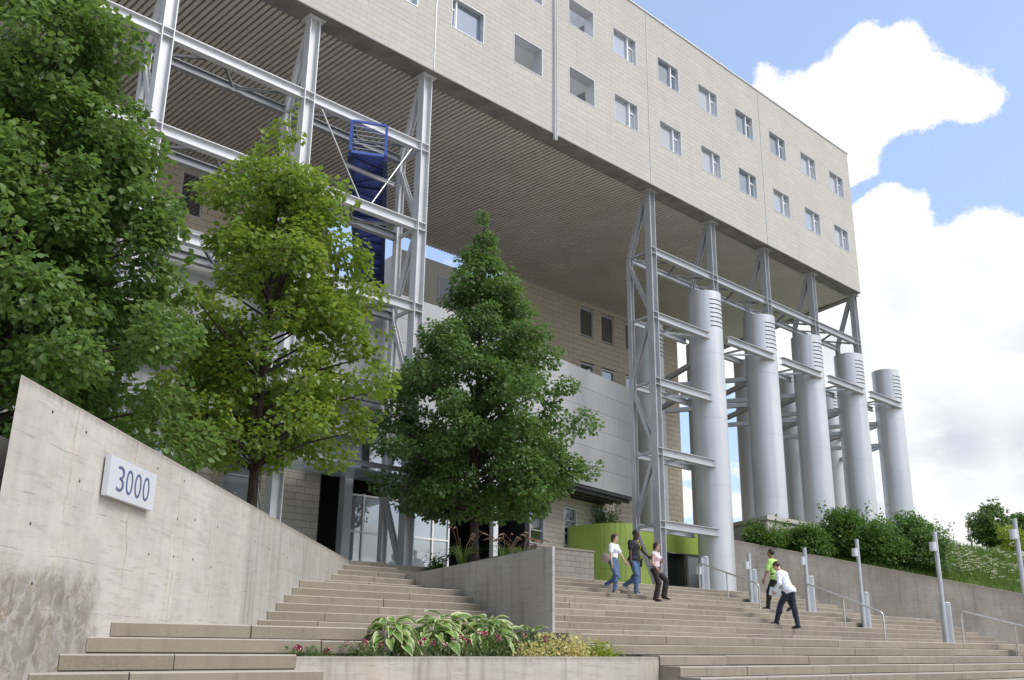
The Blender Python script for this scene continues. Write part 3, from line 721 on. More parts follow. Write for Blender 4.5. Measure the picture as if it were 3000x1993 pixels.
# windows
for (x, zb) in wins:
    logg = abs(x - 22.34) < 0.1 or abs(x - 25.43) < 0.1
    wd = MB()
    Wd, Hd = 1.57, 1.28
    fr = 0.032
    # reveal lining
    for (a0, a1, c0, c1) in ((0.002, fr, 0.002, Hd - 0.002), (Wd - fr, Wd - 0.002, 0.002, Hd - 0.002), (fr, Wd - fr, 0.002, fr), (fr, Wd - fr, Hd - fr, Hd - 0.002)):
        wd.box(x + a0, x + a1, YF - 0.004, YF + (0.5 if logg else 0.26), zb + c0, zb + c1)
    wo = wd.build('window', 'alu', OB)
    gy = YF + (0.9 if logg else 0.19)
    if logg: continue
    ww = MB(); ww.box(x + fr, x + Wd - fr, gy, gy + 0.02, zb + fr, zb + Hd - fr); ww.build('pane', random.choice(['window_glass', 'window_glass', 'window_glass_deep']), wo)
    mu = MB()
    a_ = x + (0.27 if x < 27 else Wd - 0.50)
    if logg: a_ = x + 0.35
    mu.box(a_, a_ + 0.065, gy - 0.09, gy - 0.001, zb + fr, zb + Hd - fr)
    ta, tb = (x + fr, a_) if x < 27 else (a_ + 0.065, x + Wd - fr)
    mu.box(ta, tb, gy - 0.04, gy - 0.001, zb + 0.84, zb + 0.895)
    mu.box(ta, ta + 0.035, gy - 0.04, gy - 0.001, zb + fr, zb + 0.84); mu.box(tb - 0.035, tb, gy - 0.04, gy - 0.001, zb + fr, zb + 0.84)
    mu.box(x + fr, x + Wd - fr, gy - 0.03, gy - 0.001, zb + fr, zb + fr + 0.03)
    mu.build('mullion', 'white_paint', wo)
# underside: plain edge band and ribbed sheet
m = MB(); m.prism([(XL, YF + 0.002), (XR - 0.002, YF + 0.002), (XR + 0.22, YF + 0.80), (XL, YF + 0.80)], SOF - 0.02, SOF + 0.018); m.build('edge_band', 'fascia_soffit', OB)
per = 0.205; y0, y1 = YF + 0.80, 35.15; zlo, zhi = SOF + 0.03, SOF + 0.25
v = []; f = []
x = XL
while x < XR + 3.4:
    lim0 = y0
    ys = (y0, y1)
    if x > XR - 0.1: ys = (min(y1, YF + max(0.80, (x - XR + 0.1) / 0.3)), y1)
    o = len(v)
    for (px, pz) in ((x, zlo), (x + 0.122, zlo), (x + 0.128, zhi), (x + 0.199, zhi), (x + per, zlo)):
        v += [(px, ys[0], pz), (px, ys[1], pz)]
    for i in range(4): f.append((o + 2 * i, o + 2 * i + 2, o + 2 * i + 3, o + 2 * i + 1))
    x += per
m = MB(); m.add(v, [tuple(reversed(q)) for q in f]); m.build('ribbed_soffit', 'corrugated', OB)
m = MB(); m.prism([(XR + 0.20, YF + 0.80), (XR + 0.62, YF + 0.80), (XR + 4.1, 35.1), (XR + 3.55, 35.1)], SOF - 0.03, SOF + 0.02); m.build('end_trim', 'fascia_soffit', OB)

# ------------------------------------------------------------------ rear ranges under the bar
YB = 35.2
RW = thing('rear_wing', 'warm beige block wall with dark windows below the ribbed soffit', 'building', (42, YB, TERR))
rwin = [(39.69, 16.83, 1.14, 1.62), (41.53, 16.83, 1.12, 1.62), (43.72, 16.83, 1.12, 1.62), (45.6, 16.83, 1.12, 1.62), (39.69, 13.55, 1.14, 1.62), (41.53, 13.55, 1.12, 1.62), (43.72, 13.55, 1.12, 1.62), (45.6, 13.55, 1.12, 1.62)]
bl = blockwall(None, None, None, None, 15.0, TERR, SOF, 0.8, 0.3, gap=0.012, holes=[(a - 33.9, a + c - 33.9, b, b + d) for a, b, c, d in rwin])
put_blocks(bl, (33.9, YB, 0), (1, 0, 0), (0, -1, 0), 'beige_block', RW, 120)
m = MB(); m.box(33.9, 48.9, YB + 0.16, YB + 6, TERR, SOF + 0.2); m.build('core', 'mortar', RW)
ud = (0, 1, 0)
bl = blockwall(None, None, None, None, 6.0, 10.0, SOF, 0.8, 0.3, gap=0.012)
put_blocks(bl, (33.9, YB - 0.03, 0), (0, 1, 0), (-1, 0, 0), 'beige_block', RW, 0, name='return_block')
def winset(parent, x, z, wd_, hd_, y, glass='dark_glass', bars=(0.0,), dep=0.12):
    mm = MB()
    for (a0, a1, c0, c1) in ((0.002, 0.05, 0.002, hd_ - 0.002), (wd_ - 0.05, wd_ - 0.002, 0.002, hd_ - 0.002), (0.05, wd_ - 0.05, 0.002, 0.05), (0.05, wd_ - 0.05, hd_ - 0.05, hd_ - 0.002)):
        mm.box(x + a0, x + a1, y - 0.01, y + dep, z + c0, z + c1)
    o = mm.build('window', 'alu', parent)
    mm = MB(); mm.box(x + 0.05, x + wd_ - 0.05, y + dep - 0.03, y + dep - 0.01, z + 0.05, z + hd_ - 0.05); mm.build('pane', glass, o)
    for b in bars:
        if b: mm = MB(); mm.box(x + 0.05, x + wd_ - 0.05, y + dep - 0.07, y + dep - 0.031, z + hd_ * b - 0.02, z + hd_ * b + 0.02); mm.build('bar', 'alu', o)
    return o
for (a, b, c, d) in rwin: winset(RW, a, b, c, d, YB)
LW2 = thing('left_rear_wing', 'beige rear block wing with a dark window high behind the left steel frame', 'building', (12, YB, TERR))
lwin = [(15.6, 16.4, 0.95, 1.85), (12.5, 16.4, 0.95, 1.85), (18.9, 16.4, 0.95, 1.85)]
bl = blockwall(None, None, None, None, 20.6, 8.0, SOF, 0.8, 0.3, gap=0.012, holes=[(a - 2.0, a + c - 2.0, b, b + d) for a, b, c, d in lwin])
put_blocks(bl, (2.0, YB, 0), (1, 0, 0), (0, -1, 0), 'beige_block', LW2, 60)
m = MB(); m.box(2.0, 22.6, YB + 0.16, YB + 4, TERR, SOF + 0.2); m.build('core', 'mortar', LW2)
for (a, b, c, d) in lwin: winset(LW2, a, b, c, d, YB)
# the far range glimpsed through the gap
FR = thing('far_wing', 'pale far wing with small windows glimpsed through the gap behind the steel frame', 'building', (30, 46, TERR))
m = MB(); m.prism([(29.0, 38.0), (36.0, 38.0), (36.0, 60), (33.5, 60)], TERR, [19.6, 19.6, 20.5, 20.5]); m.build('wall', 'facade_block', FR)
m = MB(); m.prism([(22.5, 39.0), (25.3, 39.0), (25.3, 45), (22.5, 45)], TERR, 19.6); m.build('stair_tower', 'white_paint', FR)
m = MB(); m.prism([(25.3, 40.0), (30, 40.0), (30, 46), (25.3, 46)], TERR, 15.6); m.build('link', 'pale_panel', FR)
for i in range(6):
    mm = MB(); mm.box(23.3, 24.9, 38.93, 38.995, 17.6 + i * 0.28, 17.74 + i * 0.28); mm.build('louvre', 'dark_metal', FR)
for (a, b) in ((29.35, 17.4), (31.5, 17.4), (33.6, 17.4)): winset(FR, a, b, 0.9, 1.4, 37.93, 'window_glass', (0.0,), 0.05)

# ------------------------------------------------------------------ pale panelled volume over the entrance
PA = rad(10.3); pt = Vector((math.cos(PA), math.sin(PA), 0)); pn = Vector((math.sin(PA), -math.cos(PA), 0))
PE = Vector((34.4, 27.47, 0))   # its right-hand end
PV = thing('panelled_volume', 'pale grey panelled volume hung over the entrance behind the trees', 'building', (26, 26, 6.3))
PB = PE - pt * 13.6                 # where it turns parallel to the facade
segs_ = [(PE, pt, pn, 13.6), (PB, Vector((1, 0, 0)), Vector((0, -1, 0)), 19.0)]
m = MB(); Pz = PB - Vector((19.0, 0, 0))
m.prism([(Pz.x, Pz.y), (PB.x, PB.y), (PE.x, PE.y), (PE.x - 0.8, PE.y + 5), (Pz.x, Pz.y + 5)], 6.32, 11.25); m.build('core', 'mortar', PV)
row = 0.826
for (o0, t0, n0, L0) in segs_:
    for j in range(6):
        x = (j % 2) * -1.3
        while x < L0:
            x0 = max(0, x); x1 = min(L0, x + 2.6)
            if x1 - x0 > 0.05:
                c = o0 - t0 * ((x0 + x1) / 2) + uz * (6.31 + row * (j + 0.5)) + n0 * 0.02
                mm = MB(); mm.obox(c, t0 * ((x1 - x0) / 2 - 0.003), n0 * 0.02, uz * (row / 2 - 0.006)); mm.build('panel', 'pale_panel', PV)
            x += 2.6
m = MB(); m.prism([(Pz.x, Pz.y), (PB.x, PB.y), (PB.x, PB.y + 5), (Pz.x, Pz.y + 5)], 6.18, 6.30); m.build('underside', 'alu', PV)
m = MB(); m.prism([(PB.x + 0.01, PB.y), (PE.x, PE.y), (PE.x - 0.8, PE.y + 5), (PB.x + 0.01, PB.y + 5)], 6.18, 6.30); m.build('underside', 'dark_metal', PV)
for j in range(9): mm = MB(); mm.obox(PE - pt * 6.8 + uz * 6.11 - pn * (0.2 + 0.42 * j), pt * 6.8, pn * 0.05, uz * 0.06); mm.build('underside_slat', 'dark_metal', PV)
# ground floor behind it
GF = thing('ground_floor_range', 'ground floor block wall with three barred windows right of the entrance', 'building', (28, 28, TERR))
PG = PE - pn * 1.55 + pt * 1.2
gw = [(34.43 - 33.28 + 0.0, 0), ]
def gpt(s_, z_): return PG - pt * s_ + uz * z_       # s_ measured leftwards from the right end
gh = []
gwin = [(0.9, 2.0, 4.2, 5.85), (3.45, 4.5, 4.0, 5.65), (6.0, 7.05, 3.9, 5.55)]
Lg = 9.0
for (a_, b_, z0_, z1_) in gwin: gh.append((Lg - b_, Lg - a_, z0_, z1_))
bl = blockwall(None, None, None, None, Lg, TERR, 6.2, 0.6, 0.2, gap=0.008, holes=gh)
put_blocks(bl, PG - pt * Lg, pt, pn, 'ground_block', GF, 200)
m = MB(); m.obox(PG - pt * (Lg / 2) - pn * 0.85 + uz * 4.15, pt * (Lg / 2), pn * 0.7, uz * 2.06); m.build('core', 'mortar', GF)
for (a_, b_, z0_, z1_) in gwin:
    c = gpt((a_ + b_) / 2, (z0_ + z1_) / 2); hw, hh = (b_ - a_) / 2, (z1_ - z0_) / 2
    mm = MB()
    for sgn in (-1, 1): mm.obox(c + pt * sgn * (hw - 0.03) - pn * 0.03, pt * 0.03, pn * 0.06, uz * (hh - 0.003)); mm.obox(c + uz * sgn * (hh - 0.03) - pn * 0.03, pt * (hw - 0.061), pn * 0.06, uz * 0.03)
    wo = mm.build('window', 'alu', GF)
    mm = MB(); mm.obox(c - pn * 0.08, pt * (hw - 0.06), pn * 0.01, uz * (hh - 0.06)); mm.build('pane', 'dark_glass', wo)
    for fz in (-0.33, 0.33): mm = MB(); mm.obox(c + uz * fz * hh * 1.0 - pn * 0.045, pt * (hw - 0.06), pn * 0.02, uz * 0.022); mm.build('bar', 'alu', wo)
# dark porch and entrance
EN = thing('entrance', 'glazed entrance screen with pale frames in a dark recess', 'entrance', (19.5, 25.5, TERR))
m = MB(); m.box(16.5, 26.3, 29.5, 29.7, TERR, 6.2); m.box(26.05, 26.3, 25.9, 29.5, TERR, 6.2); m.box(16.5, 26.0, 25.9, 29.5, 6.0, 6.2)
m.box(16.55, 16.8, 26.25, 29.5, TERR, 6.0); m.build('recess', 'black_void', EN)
m = MB(); m.tube([(17.25, 26.6, TERR), (17.25, 26.6, 6.0)], 0.25, 20); m.build('dark_column', 'dark_metal', EN)
m = MB(); m.box(17.55, 17.85, 25.3, 25.6, TERR, 6.0); m.build('white_post', 'steel_white', EN)
m = MB(); m.box(23.9, 24.12, 25.3, 25.5, TERR, 5.9); m.build('white_post', 'steel_white', EN)
xs = [17.95, 18.45, 19.45, 20.45, 21.3, 22.0]
zs = [TERR + 0.02, TERR + 0.28, 3.32, 4.45]
for i in range(len(xs) - 1):
    for j in range(1, 3):
        mm = MB(); mm.box(xs[i] + 0.03, xs[i + 1] - 0.03, 25.53, 25.55, zs[j] + 0.02, zs[j + 1] - 0.02); mm.build('pane', 'door_glass', EN)
    mm = MB(); mm.box(xs[i] + 0.03, xs[i + 1] - 0.03, 25.525, 25.555, zs[0] + 0.04, zs[1] - 0.02); mm.build('kick_panel', 'white_paint', EN)
for x in xs: mm = MB(); mm.box(x - 0.03, x + 0.03, 25.48, 25.60, TERR, 4.50); mm.build('mullion', 'white_paint', EN)
for z_ in zs[1:] + [TERR + 0.03]: mm = MB(); mm.box(17.98, 21.97, 25.49, 25.59, z_ - 0.025, z_ + 0.025); mm.build('rail', 'white_paint', EN)
mm = MB(); mm.box(16.82, 26.0, 25.7, 29.4, TERR, TERR + 0.002); mm.build('threshold', 'dark_metal', EN)
# block pier and windows left of the door
GL = thing('ground_floor_left', 'block piers and tall blue-grey windows left of the entrance behind the wall', 'building', (12, 25.6, TERR))
for (a_, b_) in ((14.75, 16.8), (12.3, 13.55), (9.5, 11.2), (6.0, 7.9)):
    bl = blockwall(None, None, None, None, b_ - a_, TERR, 5.4, 0.6, 0.2)
    put_blocks(bl, (a_, 25.55, 0), (1, 0, 0), (0, -1, 0), 'ground_block', GL, 60)
    m = MB(); m.box(a_, b_, 25.57, 26.2, TERR, 5.4); m.build('pier', 'mortar', GL)
for (a_, b_) in ((13.55, 14.75), (11.2, 12.3), (7.9, 9.5), (3.5, 6.0)):
    z_ = TERR
    o = winset(GL, a_, z_, b_ - a_, 3.35, 25.6, 'window_glass', (0.25, 0.5, 0.75), 0.12)
m = MB(); m.box(2.0, 26.0, 25.75, 27, 5.4, 6.3); m.build('lintel', 'pale_panel', GL)
for i, x in enumerate((16.2, 18.4, 20.6, 22.8, 13.4)):
    mm = MB(); mm.box(x, x + 1.9, 24.3 + (x - 13) * 0.06, 24.34 + (x - 13) * 0.06, 5.3, 6.9) if False else mm.box(x, x + 1.9, 25.28, 25.32, 4.95, 6.25); mm.build('upper_pane', 'window_glass', GL)
# canopy
CN = thing('glass_canopy', 'frosted glass canopy on white steel arms over the entrance', 'canopy', (15, 24, 4.7))
m = MB(); m.hbeam((5.0, 23.10, 4.95), (21.0, 23.10, 4.95), (0, 0, 1), 0.10, 0.14, 0.015, 0.015); m.build('edge_beam', 'steel_white', CN)
for i in range(8):
    x0 = 5.0 + i * 2.0
    mm = MB(); P = [(x0 + 0.01, 22.3, 4.62), (x0 + 1.99, 22.3, 4.62), (x0 + 1.99, 25.2, 4.86), (x0 + 0.01, 25.2, 4.86)]
    mm.add(P + [(a, b, c + 0.016) for a, b, c in P], [(0, 3, 2, 1), (4, 5, 6, 7), (0, 1, 5, 4), (1, 2, 6, 5), (2, 3, 7, 6), (3, 0, 4, 7)]); mm.build('glass_sheet', 'canopy_glass', CN)
    mm = MB(); mm.tube([(x0 + 1.0, 22.4, 4.70), (x0 + 1.0, 25.2, 4.97)], 0.035, 8); mm.build('arm', 'steel_white', CN)

# ------------------------------------------------------------------ lime drum
LD = thing('lime_pavilion', 'lime green metal-panelled curved pavilion at the top of the stairs', 'pavilion', (32, 27, TERR))
ZT = 4.82
pl = [(31.15, 28.4)] + [(32.35 - 1.2 * math.cos(t), 26.8 - 1.2 * math.sin(t)) for t in np.linspace(0, math.pi / 2, 10)]
pl += [(32.9, 25.6), (33.4, 25.6)]
m = MB()
for i in range(len(pl) - 1):
    (a0, b0), (a1, b1) = pl[i], pl[i + 1]
    nrm_ = Vector((b1 - b0, -(a1 - a0), 0)).normalized()
    for (z0_, z1_) in ((TERR, 3.0), (3.006, 3.95), (3.956, ZT)):
        mm = MB(); g = 0.003 if i in (1, 5, 10, 11) else 0.0
        t_ = Vector((a1 - a0, b1 - b0, 0)); L_ = t_.length; t_.normalize()
        mm.obox(Vector(((a0 + a1) / 2, (b0 + b1) / 2, (z0_ + z1_) / 2)), t_ * (L_ / 2 - g), nrm_ * 0.03, uz * ((z1_ - z0_) / 2)); mm.build('panel', 'lime_panel', LD)
for (x0, x1) in ((33.42, 34.9), (34.92, 36.6)):
    mm = MB(); mm.box(x0, x1, 25.57, 25.63, 3.85, ZT); mm.build('panel', 'lime_panel', LD)
mm = MB(); mm.add([(p[0], p[1], ZT) for p in pl] + [(36.6, 25.6, ZT), (36.6, 28.4, ZT)], [tuple(range(len(pl) + 2))]); mm.build('roof', 'lime_panel', LD)
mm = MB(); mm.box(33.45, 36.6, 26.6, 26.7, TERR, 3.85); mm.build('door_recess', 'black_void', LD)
for i in range(3):
    mm = MB(); mm.box(33.5 + i * 0.78, 34.26 + i * 0.78, 25.75, 25.77, TERR + 0.02, 3.83); mm.build('door_leaf', 'dark_glass', LD)
mm = MB(); mm.box(35.85, 36.6, 25.65, 25.67, TERR + 0.02, 3.83); mm.build('glass_screen', 'window_glass', LD)
# low block wall left of it
LB = thing('low_block_wall', 'low grey block wall between the wedge wall and the lime pavilion', 'wall', (25, 24, TERR))
bl = blockwall(None, None, None, None, 3.0, TERR, 3.27, 0.5, 0.2)
put_blocks(bl, (24.7, 24.0, 0), (1, 0, 0), (0, -1, 0), 'low_block', LB, 120)
m = MB(); m.box(24.7, 27.7, 24.02, 24.3, TERR, 3.27); m.box(24.68, 27.72, 23.94, 24.34, 3.26, 3.32); m.build('core', 'low_block', LB)

# ------------------------------------------------------------------ steel frames
YC, YI = 23.5, 24.65
LV = [16.15, 13.26, 10.44, 7.57, 4.70]       # tops of the beams
def fcol(par, x, z0, z1, w_=0.32, d_=0.36, mat='steel'):
    mm = MB(); mm.hbeam((x, YC, z0), (x, YC, z1), (1, 0, 0), w_, d_, 0.028, 0.022)
    if z1 > 18: mm.box(x - 0.30, x + 0.30, YC - 0.26, YC + 0.26, z1, z1 + 0.035)
    return mm.build('column', mat, par)
def plates(par, col, x, z, mat):
    for dz_ in (-0.03, -0.29): mm = MB(); mm.box(x - 0.148, x + 0.148, YC - 0.155, YC + 0.155, z + dz_ - 0.012, z + dz_ + 0.012); mm.build('stiffener', mat, col)
def beam(par, xa, xb, y, ztop, mat, d_=0.32, w_=0.24):
    mm = MB(); mm.hbeam((xa, y, ztop - d_ / 2), (xb, y, ztop - d_ / 2), (0, 0, 1), w_, d_, 0.024, 0.02); return mm.build('beam', mat, par)
def strut(par, p, q, mat, w_=0.14, name='brace'):
    mm = MB(); p, q = Vector(p), Vector(q); sd_ = Vector((1, 0, 0)) if abs((q - p).normalized().x) < 0.8 else Vector((0, 0, 1))
    mm.hbeam(p, q, sd_, w_, w_, 0.016, 0.014); return mm.build(name, mat, par)
def zigzag(par, xa, xb, z, mat):
    L = xb - xa; F = lambda f: (xa + f * L, YC + 0.13, z - 0.24); I = lambda f: (xa + f * L, YI - 0.09, z - 0.20)
    for p, q in ((I(0.02), F(0.30)), (F(0.40), I(0.58)), (I(0.60), F(0.90))): strut(par, p, q, mat, 0.075)
def tower(par, x, mat, levels, zbot):
    strut(par, (x, YC + 0.22, 18.5), (x, YI, 15.95), mat, 0.20)
    mm = MB(); mm.hbeam((x, YI, zbot), (x, YI, 15.9), (1, 0, 0), 0.20, 0.22, 0.02, 0.016); mm.build('rear_column', mat, par)
    zz_ = [(YI, 15.55, YC + 0.2, 13.45), (YC + 0.2, 12.85, YI, 10.45), (YI, 10.1, YC + 0.2, 7.75), (YC + 0.2, 7.15, YI, 4.8), (YI, 4.35, YC + 0.2, TERR + 0.05)]
    for (ya, za, yb, zb) in zz_:
        if min(za, zb) >= zbot - 0.1: strut(par, (x, ya, za), (x, yb, zb), mat, 0.15)
    for z in levels:
        strut(par, (x, YC + 0.16, z - 0.15), (x, YI - 0.1, z - 0.22), mat, 0.10, 'tie')
SF = thing('left_steel_frame', 'white painted steel frame of columns and beams behind the left trees', 'steel frame', (14, YC, TERR))
CX = [4.85, 9.45, 14.02, 18.60]
for x in CX:
    c_ = fcol(SF, x, TERR, SOF - 0.06, mat='steel_white')
    for z in LV: plates(SF, c_, x, z, 'steel_white')
    tower(SF, x, 'steel_white', LV, TERR)
for i in range(3):
    for z in LV[:4]:
        beam(SF, CX[i] + 0.185, CX[i + 1] - 0.185, YC, z, 'steel_white')
        beam(SF, CX[i] + 0.12, CX[i + 1] - 0.12, YI, z - 0.06, 'steel_shaded', 0.26, 0.20)
        if z > 9: zigzag(SF, CX[i] + 0.1, CX[i + 1] - 0.1, z, 'steel_shaded')
# tension rods with a spreader in the right-hand bay
for (p, q) in (((14.55, YC - 0.03, 15.78), (16.15, YC - 0.03, 13.29)), ((18.10, YC - 0.03, 15.78), (16.62, YC - 0.03, 13.29))):
    mm = MB(); mm.tube([p, q], 0.028, 8); mm.build('tie_rod', 'stainless', SF)
mm = MB(); mm.hbeam((15.55, YC - 0.03, 14.25), (17.45, YC - 0.03, 14.22), (0, 0, 1), 0.10, 0.10, 0.012, 0.012); mm.build('spreader', 'steel', SF)

RF = thing('right_steel_frame', 'grey steel frame carrying the right end of the office bar', 'steel frame', (40, YC, TERR))
RX = [31.06, 35.60, 40.16, 44.70, 49.26]
STX = [35.45, 39.98, 44.43, 48.90, 53.32]; STY, STR = 23.92, 0.75
c_ = fcol(RF, RX[0], TERR, SOF - 0.06)
for z in LV: plates(RF, c_, RX[0], z, 'steel')
tower(RF, RX[0], 'steel', LV, TERR)
for x in RX[1:]:
    c_ = fcol(RF, x, 14.9, SOF - 0.06, 0.30, 0.34); plates(RF, c_, x, LV[0], 'steel')
    strut(RF, (x, YC + 0.2, 18.5), (x, YI, 15.95), 'steel', 0.20)
    mm = MB(); mm.hbeam((x, YI, 14.6), (x, YI, 15.95), (1, 0, 0), 0.20, 0.22, 0.02, 0.016); mm.build('rear_column', 'steel', RF)
    strut(RF, (x, YI, 15.6), (x, YC + 0.15, 14.6), 'steel', 0.12)
for i in range(4):
    beam(RF, RX[i] + 0.2, RX[i + 1] - 0.18, YC, LV[0], 'steel'); beam(RF, RX[i] + 0.12, RX[i + 1] - 0.12, YI, LV[0] - 0.16, 'steel', 0.24, 0.18)
    zigzag(RF, RX[i] + 0.1, RX[i + 1] - 0.1, LV[0] - 0.06, 'steel_shaded')
for z in LV[1:]:
    beam(RF, RX[0] + 0.185, 35.28, YC - 0.35 if False else YC - 0.02, z, 'steel')
    beam(RF, RX[0] + 0.12, STX[0] - 0.5, YI, z - 0.06, 'steel', 0.24, 0.18)
    strut(RF, (RX[0] + 1.9, YC + 0.1, z - 0.16), (RX[0] + 2.0, YI - 0.1, z - 0.2), 'steel', 0.08, 'tie')
    strut(RF, (RX[0] + 2.05, YI - 0.1, z - 0.2), (RX[0] + 3.9, YC + 0.15, z - 0.16), 'galv', 0.08, 'tie')
for i in range(4):
    beam(RF, STX[i] + 0.62, STX[i + 1] - 0.12, STY - STR + 0.02, LV[1], 'steel', 0.34, 0.26)
    beam(RF, STX[i] + 0.5, STX[i + 1] - 0.5, YI, LV[1] - 0.1, 'steel', 0.24, 0.18)
    strut(RF, (STX[i] + 2.2, STY - STR + 0.1, LV[1] - 0.2), (STX[i] + 2.2, YI - 0.1, LV[1] - 0.22), 'steel', 0.08, 'tie')
    strut(RF, (STX[i] + 2.25, YI - 0.1, LV[1] - 0.22), (STX[i] + 3.6, STY - STR + 0.12, LV[1] - 0.2), 'galv', 0.08, 'tie')
# ------------------------------------------------------------------ silver stacks
BKX = [37.6, 42.1, 46.6, 51.1, 55.6]; BKY = 28.8
wordsF = ['nearest silver stack, standing on the terrace beside the first steel column', 'second silver stack of the front row, at the corner of the block plinth', 'third silver stack of the front row', 'fourth silver stack of the front row, behind the tall shrub', 'rightmost silver stack, standing clear against the sky']
wordsB = ['silver stack behind the first steel column, in front of the beige wall', 'rear silver stack hidden behind the nearest front stack', 'dark rear stack showing left of the second front stack', 'dark rear stack between the second and third front stacks', 'pale rear stack between the third and fourth front stacks']
def stack(x, y, z0, z1, label, grp):
    t = thing('exhaust_stack', label, 'stack', (x, y, z0), grp)
    mm = MB(); za = z0; z = z1 - 2.9; cuts = []
    while z > z0 + 1.0: cuts.append(z); z -= 2.9
    for zc in sorted(cuts) + [None]:
        if zc is None: break
        mm.lathe([(STR, za), (STR, zc - 0.006)], (x, y), 64); mm.lathe([(STR, zc - 0.006), (STR - 0.01, zc - 0.006), (STR - 0.01, zc + 0.006), (STR, zc + 0.006)], (x, y), 64, smooth=False); za = zc + 0.006
    mm.lathe([(STR, za), (STR, z1)], (x, y), 64); mm.lathe([(STR, z1), (STR - 0.03, z1)], (x, y), 64, smooth=False); mm.lathe([(STR - 0.03, z1), (STR - 0.03, z1 - 0.5), (0.001, z1 - 0.5)], (x, y), 64, smooth=False)
    mm.build('shell', 'stack_paint', t)
    for k in range(7):
        zc = z1 - 0.42 - 0.205 * k; mm = MB(); nn = 16; a0, a1 = math.radians(-128), math.radians(-52)
        v = []
        for i in range(nn + 1):
            a = a0 + (a1 - a0) * i / nn
            for (rr, zz_) in ((STR + 0.004, zc - 0.022), (STR + 0.004, zc + 0.022), (STR - 0.03, zc + 0.022), (STR - 0.03, zc - 0.022)): v.append((x + rr * math.cos(a), y + rr * math.sin(a), zz_))
        f = [(4 * i + q, 4 * i + (q + 1) % 4, 4 * i + 4 + (q + 1) % 4, 4 * i + 4 + q) for i in range(nn) for q in range(4)]
        mm.add(v, [tuple(reversed(q)) for q in f], 0, False); mm.build('vent_slot', 'black_void', t)
    return t
for i, x in enumerate(STX): stack(x, STY, TERR if i == 0 else 5.48, 15.22, wordsF[i], 'front row of silver stacks')
for i, x in enumerate(BKX): stack(x, BKY, TERR if i < 2 else 5.48, 15.35, wordsB[i], 'rear row of silver stacks')
for i in range(5):     # struts between the two rows
    for (z, dx_) in ((12.25, 0), (11.0, 0)):
        strut(RF, (STX[i] + 0.1, STY + STR - 0.05, z), (BKX[i] - 0.2, BKY - STR + 0.05, z - 0.05), 'steel', 0.2)
        if i < 4: strut(RF, (STX[i + 1] - 0.3, STY + STR - 0.1, z), (BKX[i] + 0.3, BKY - STR + 0.08, z - 0.05), 'steel', 0.2)

# ------------------------------------------------------------------ blue footbridge slung under the bar
BP = thing('blue_footbridge', 'royal blue mesh-floored footbridge running back through the left steel frame', 'footbridge', (16, 23, 14.6))
f0, f1 = Vector((15.50, 23.19, 0)), Vector((16.47, 22.67, 0)); bd = Vector((0.60, 0.80, 0)); bL = 12.4
def bpt(u_, t_, z_): return f0.lerp(f1, u_) + bd * t_ * bL + uz * z_
def bar(p, q, w_, mat, name):
    mm = MB(); p, q = Vector(p), Vector(q); t_ = (q - p); L_ = t_.length / 2; t_.normalize(); n_ = t_.orthogonal().normalized() if abs(t_.z) > 0.9 else t_.cross(uz).normalized()
    mm.obox((p + q) / 2, t_ * L_, n_ * w_, t_.cross(n_).normalized() * w_); return mm.build(name, mat, BP)
mm = MB(); P_ = [bpt(0.05, 0.004, 14.62), bpt(0.95, 0.004, 14.62), bpt(0.95, 1, 14.62), bpt(0.05, 1, 14.62)]
mm.add(P_ + [p + uz * 0.02 for p in P_], [(0, 3, 2, 1), (4, 5, 6, 7), (0, 1, 5, 4), (1, 2, 6, 5), (2, 3, 7, 6), (3, 0, 4, 7)]); mm.build('mesh_floor', 'blue_mesh', BP)
for u_ in (0.0, 1.0):
    bar(bpt(u_, 0.008, 14.55), bpt(u_, 1, 14.55), 0.075, 'blue_dark', 'side_girder'); bar(bpt(u_, 0.008, 15.62), bpt(u_, 1, 15.62), 0.025, 'blue_paint', 'top_rail')
    bar(bpt(u_, 0, 14.62), bpt(u_, 0, 15.68), 0.038, 'blue_paint', 'end_post')
    for i in range(1, 8): bar(bpt(u_, i / 8, 14.64), bpt(u_, i / 8, 15.59), 0.022, 'blue_dark', 'post')
    for i in range(5): bar(bpt(u_, 0.01, 14.8 + i * 0.16), bpt(u_, 1, 14.8 + i * 0.16), 0.005, 'galv', 'wire')
bar(bpt(0.04, 0, 14.58), bpt(0.96, 0, 14.58), 0.042, 'blue_paint', 'end_rail'); bar(bpt(0.04, 0, 15.66), bpt(0.96, 0, 15.66), 0.034, 'blue_paint', 'end_rail')
for i in range(6): bar(bpt(0.03, 0, 14.74 + i * 0.15), bpt(0.97, 0, 14.74 + i * 0.15), 0.005, 'galv', 'wire')
for i in range(1, 11):
    t_ = i / 10.5; bar(bpt(0.04, t_, 14.55), bpt(0.96, t_, 14.55), 0.03, 'blue_dark', 'crossbar')
    if i % 2: bar(bpt(0.04, t_ - 0.08, 14.53), bpt(0.96, t_ - 0.02, 14.53), 0.022, 'blue_dark', 'diagonal')
    else: bar(bpt(0.96, t_ - 0.08, 14.53), bpt(0.04, t_ - 0.02, 14.53), 0.022, 'blue_dark', 'diagonal')

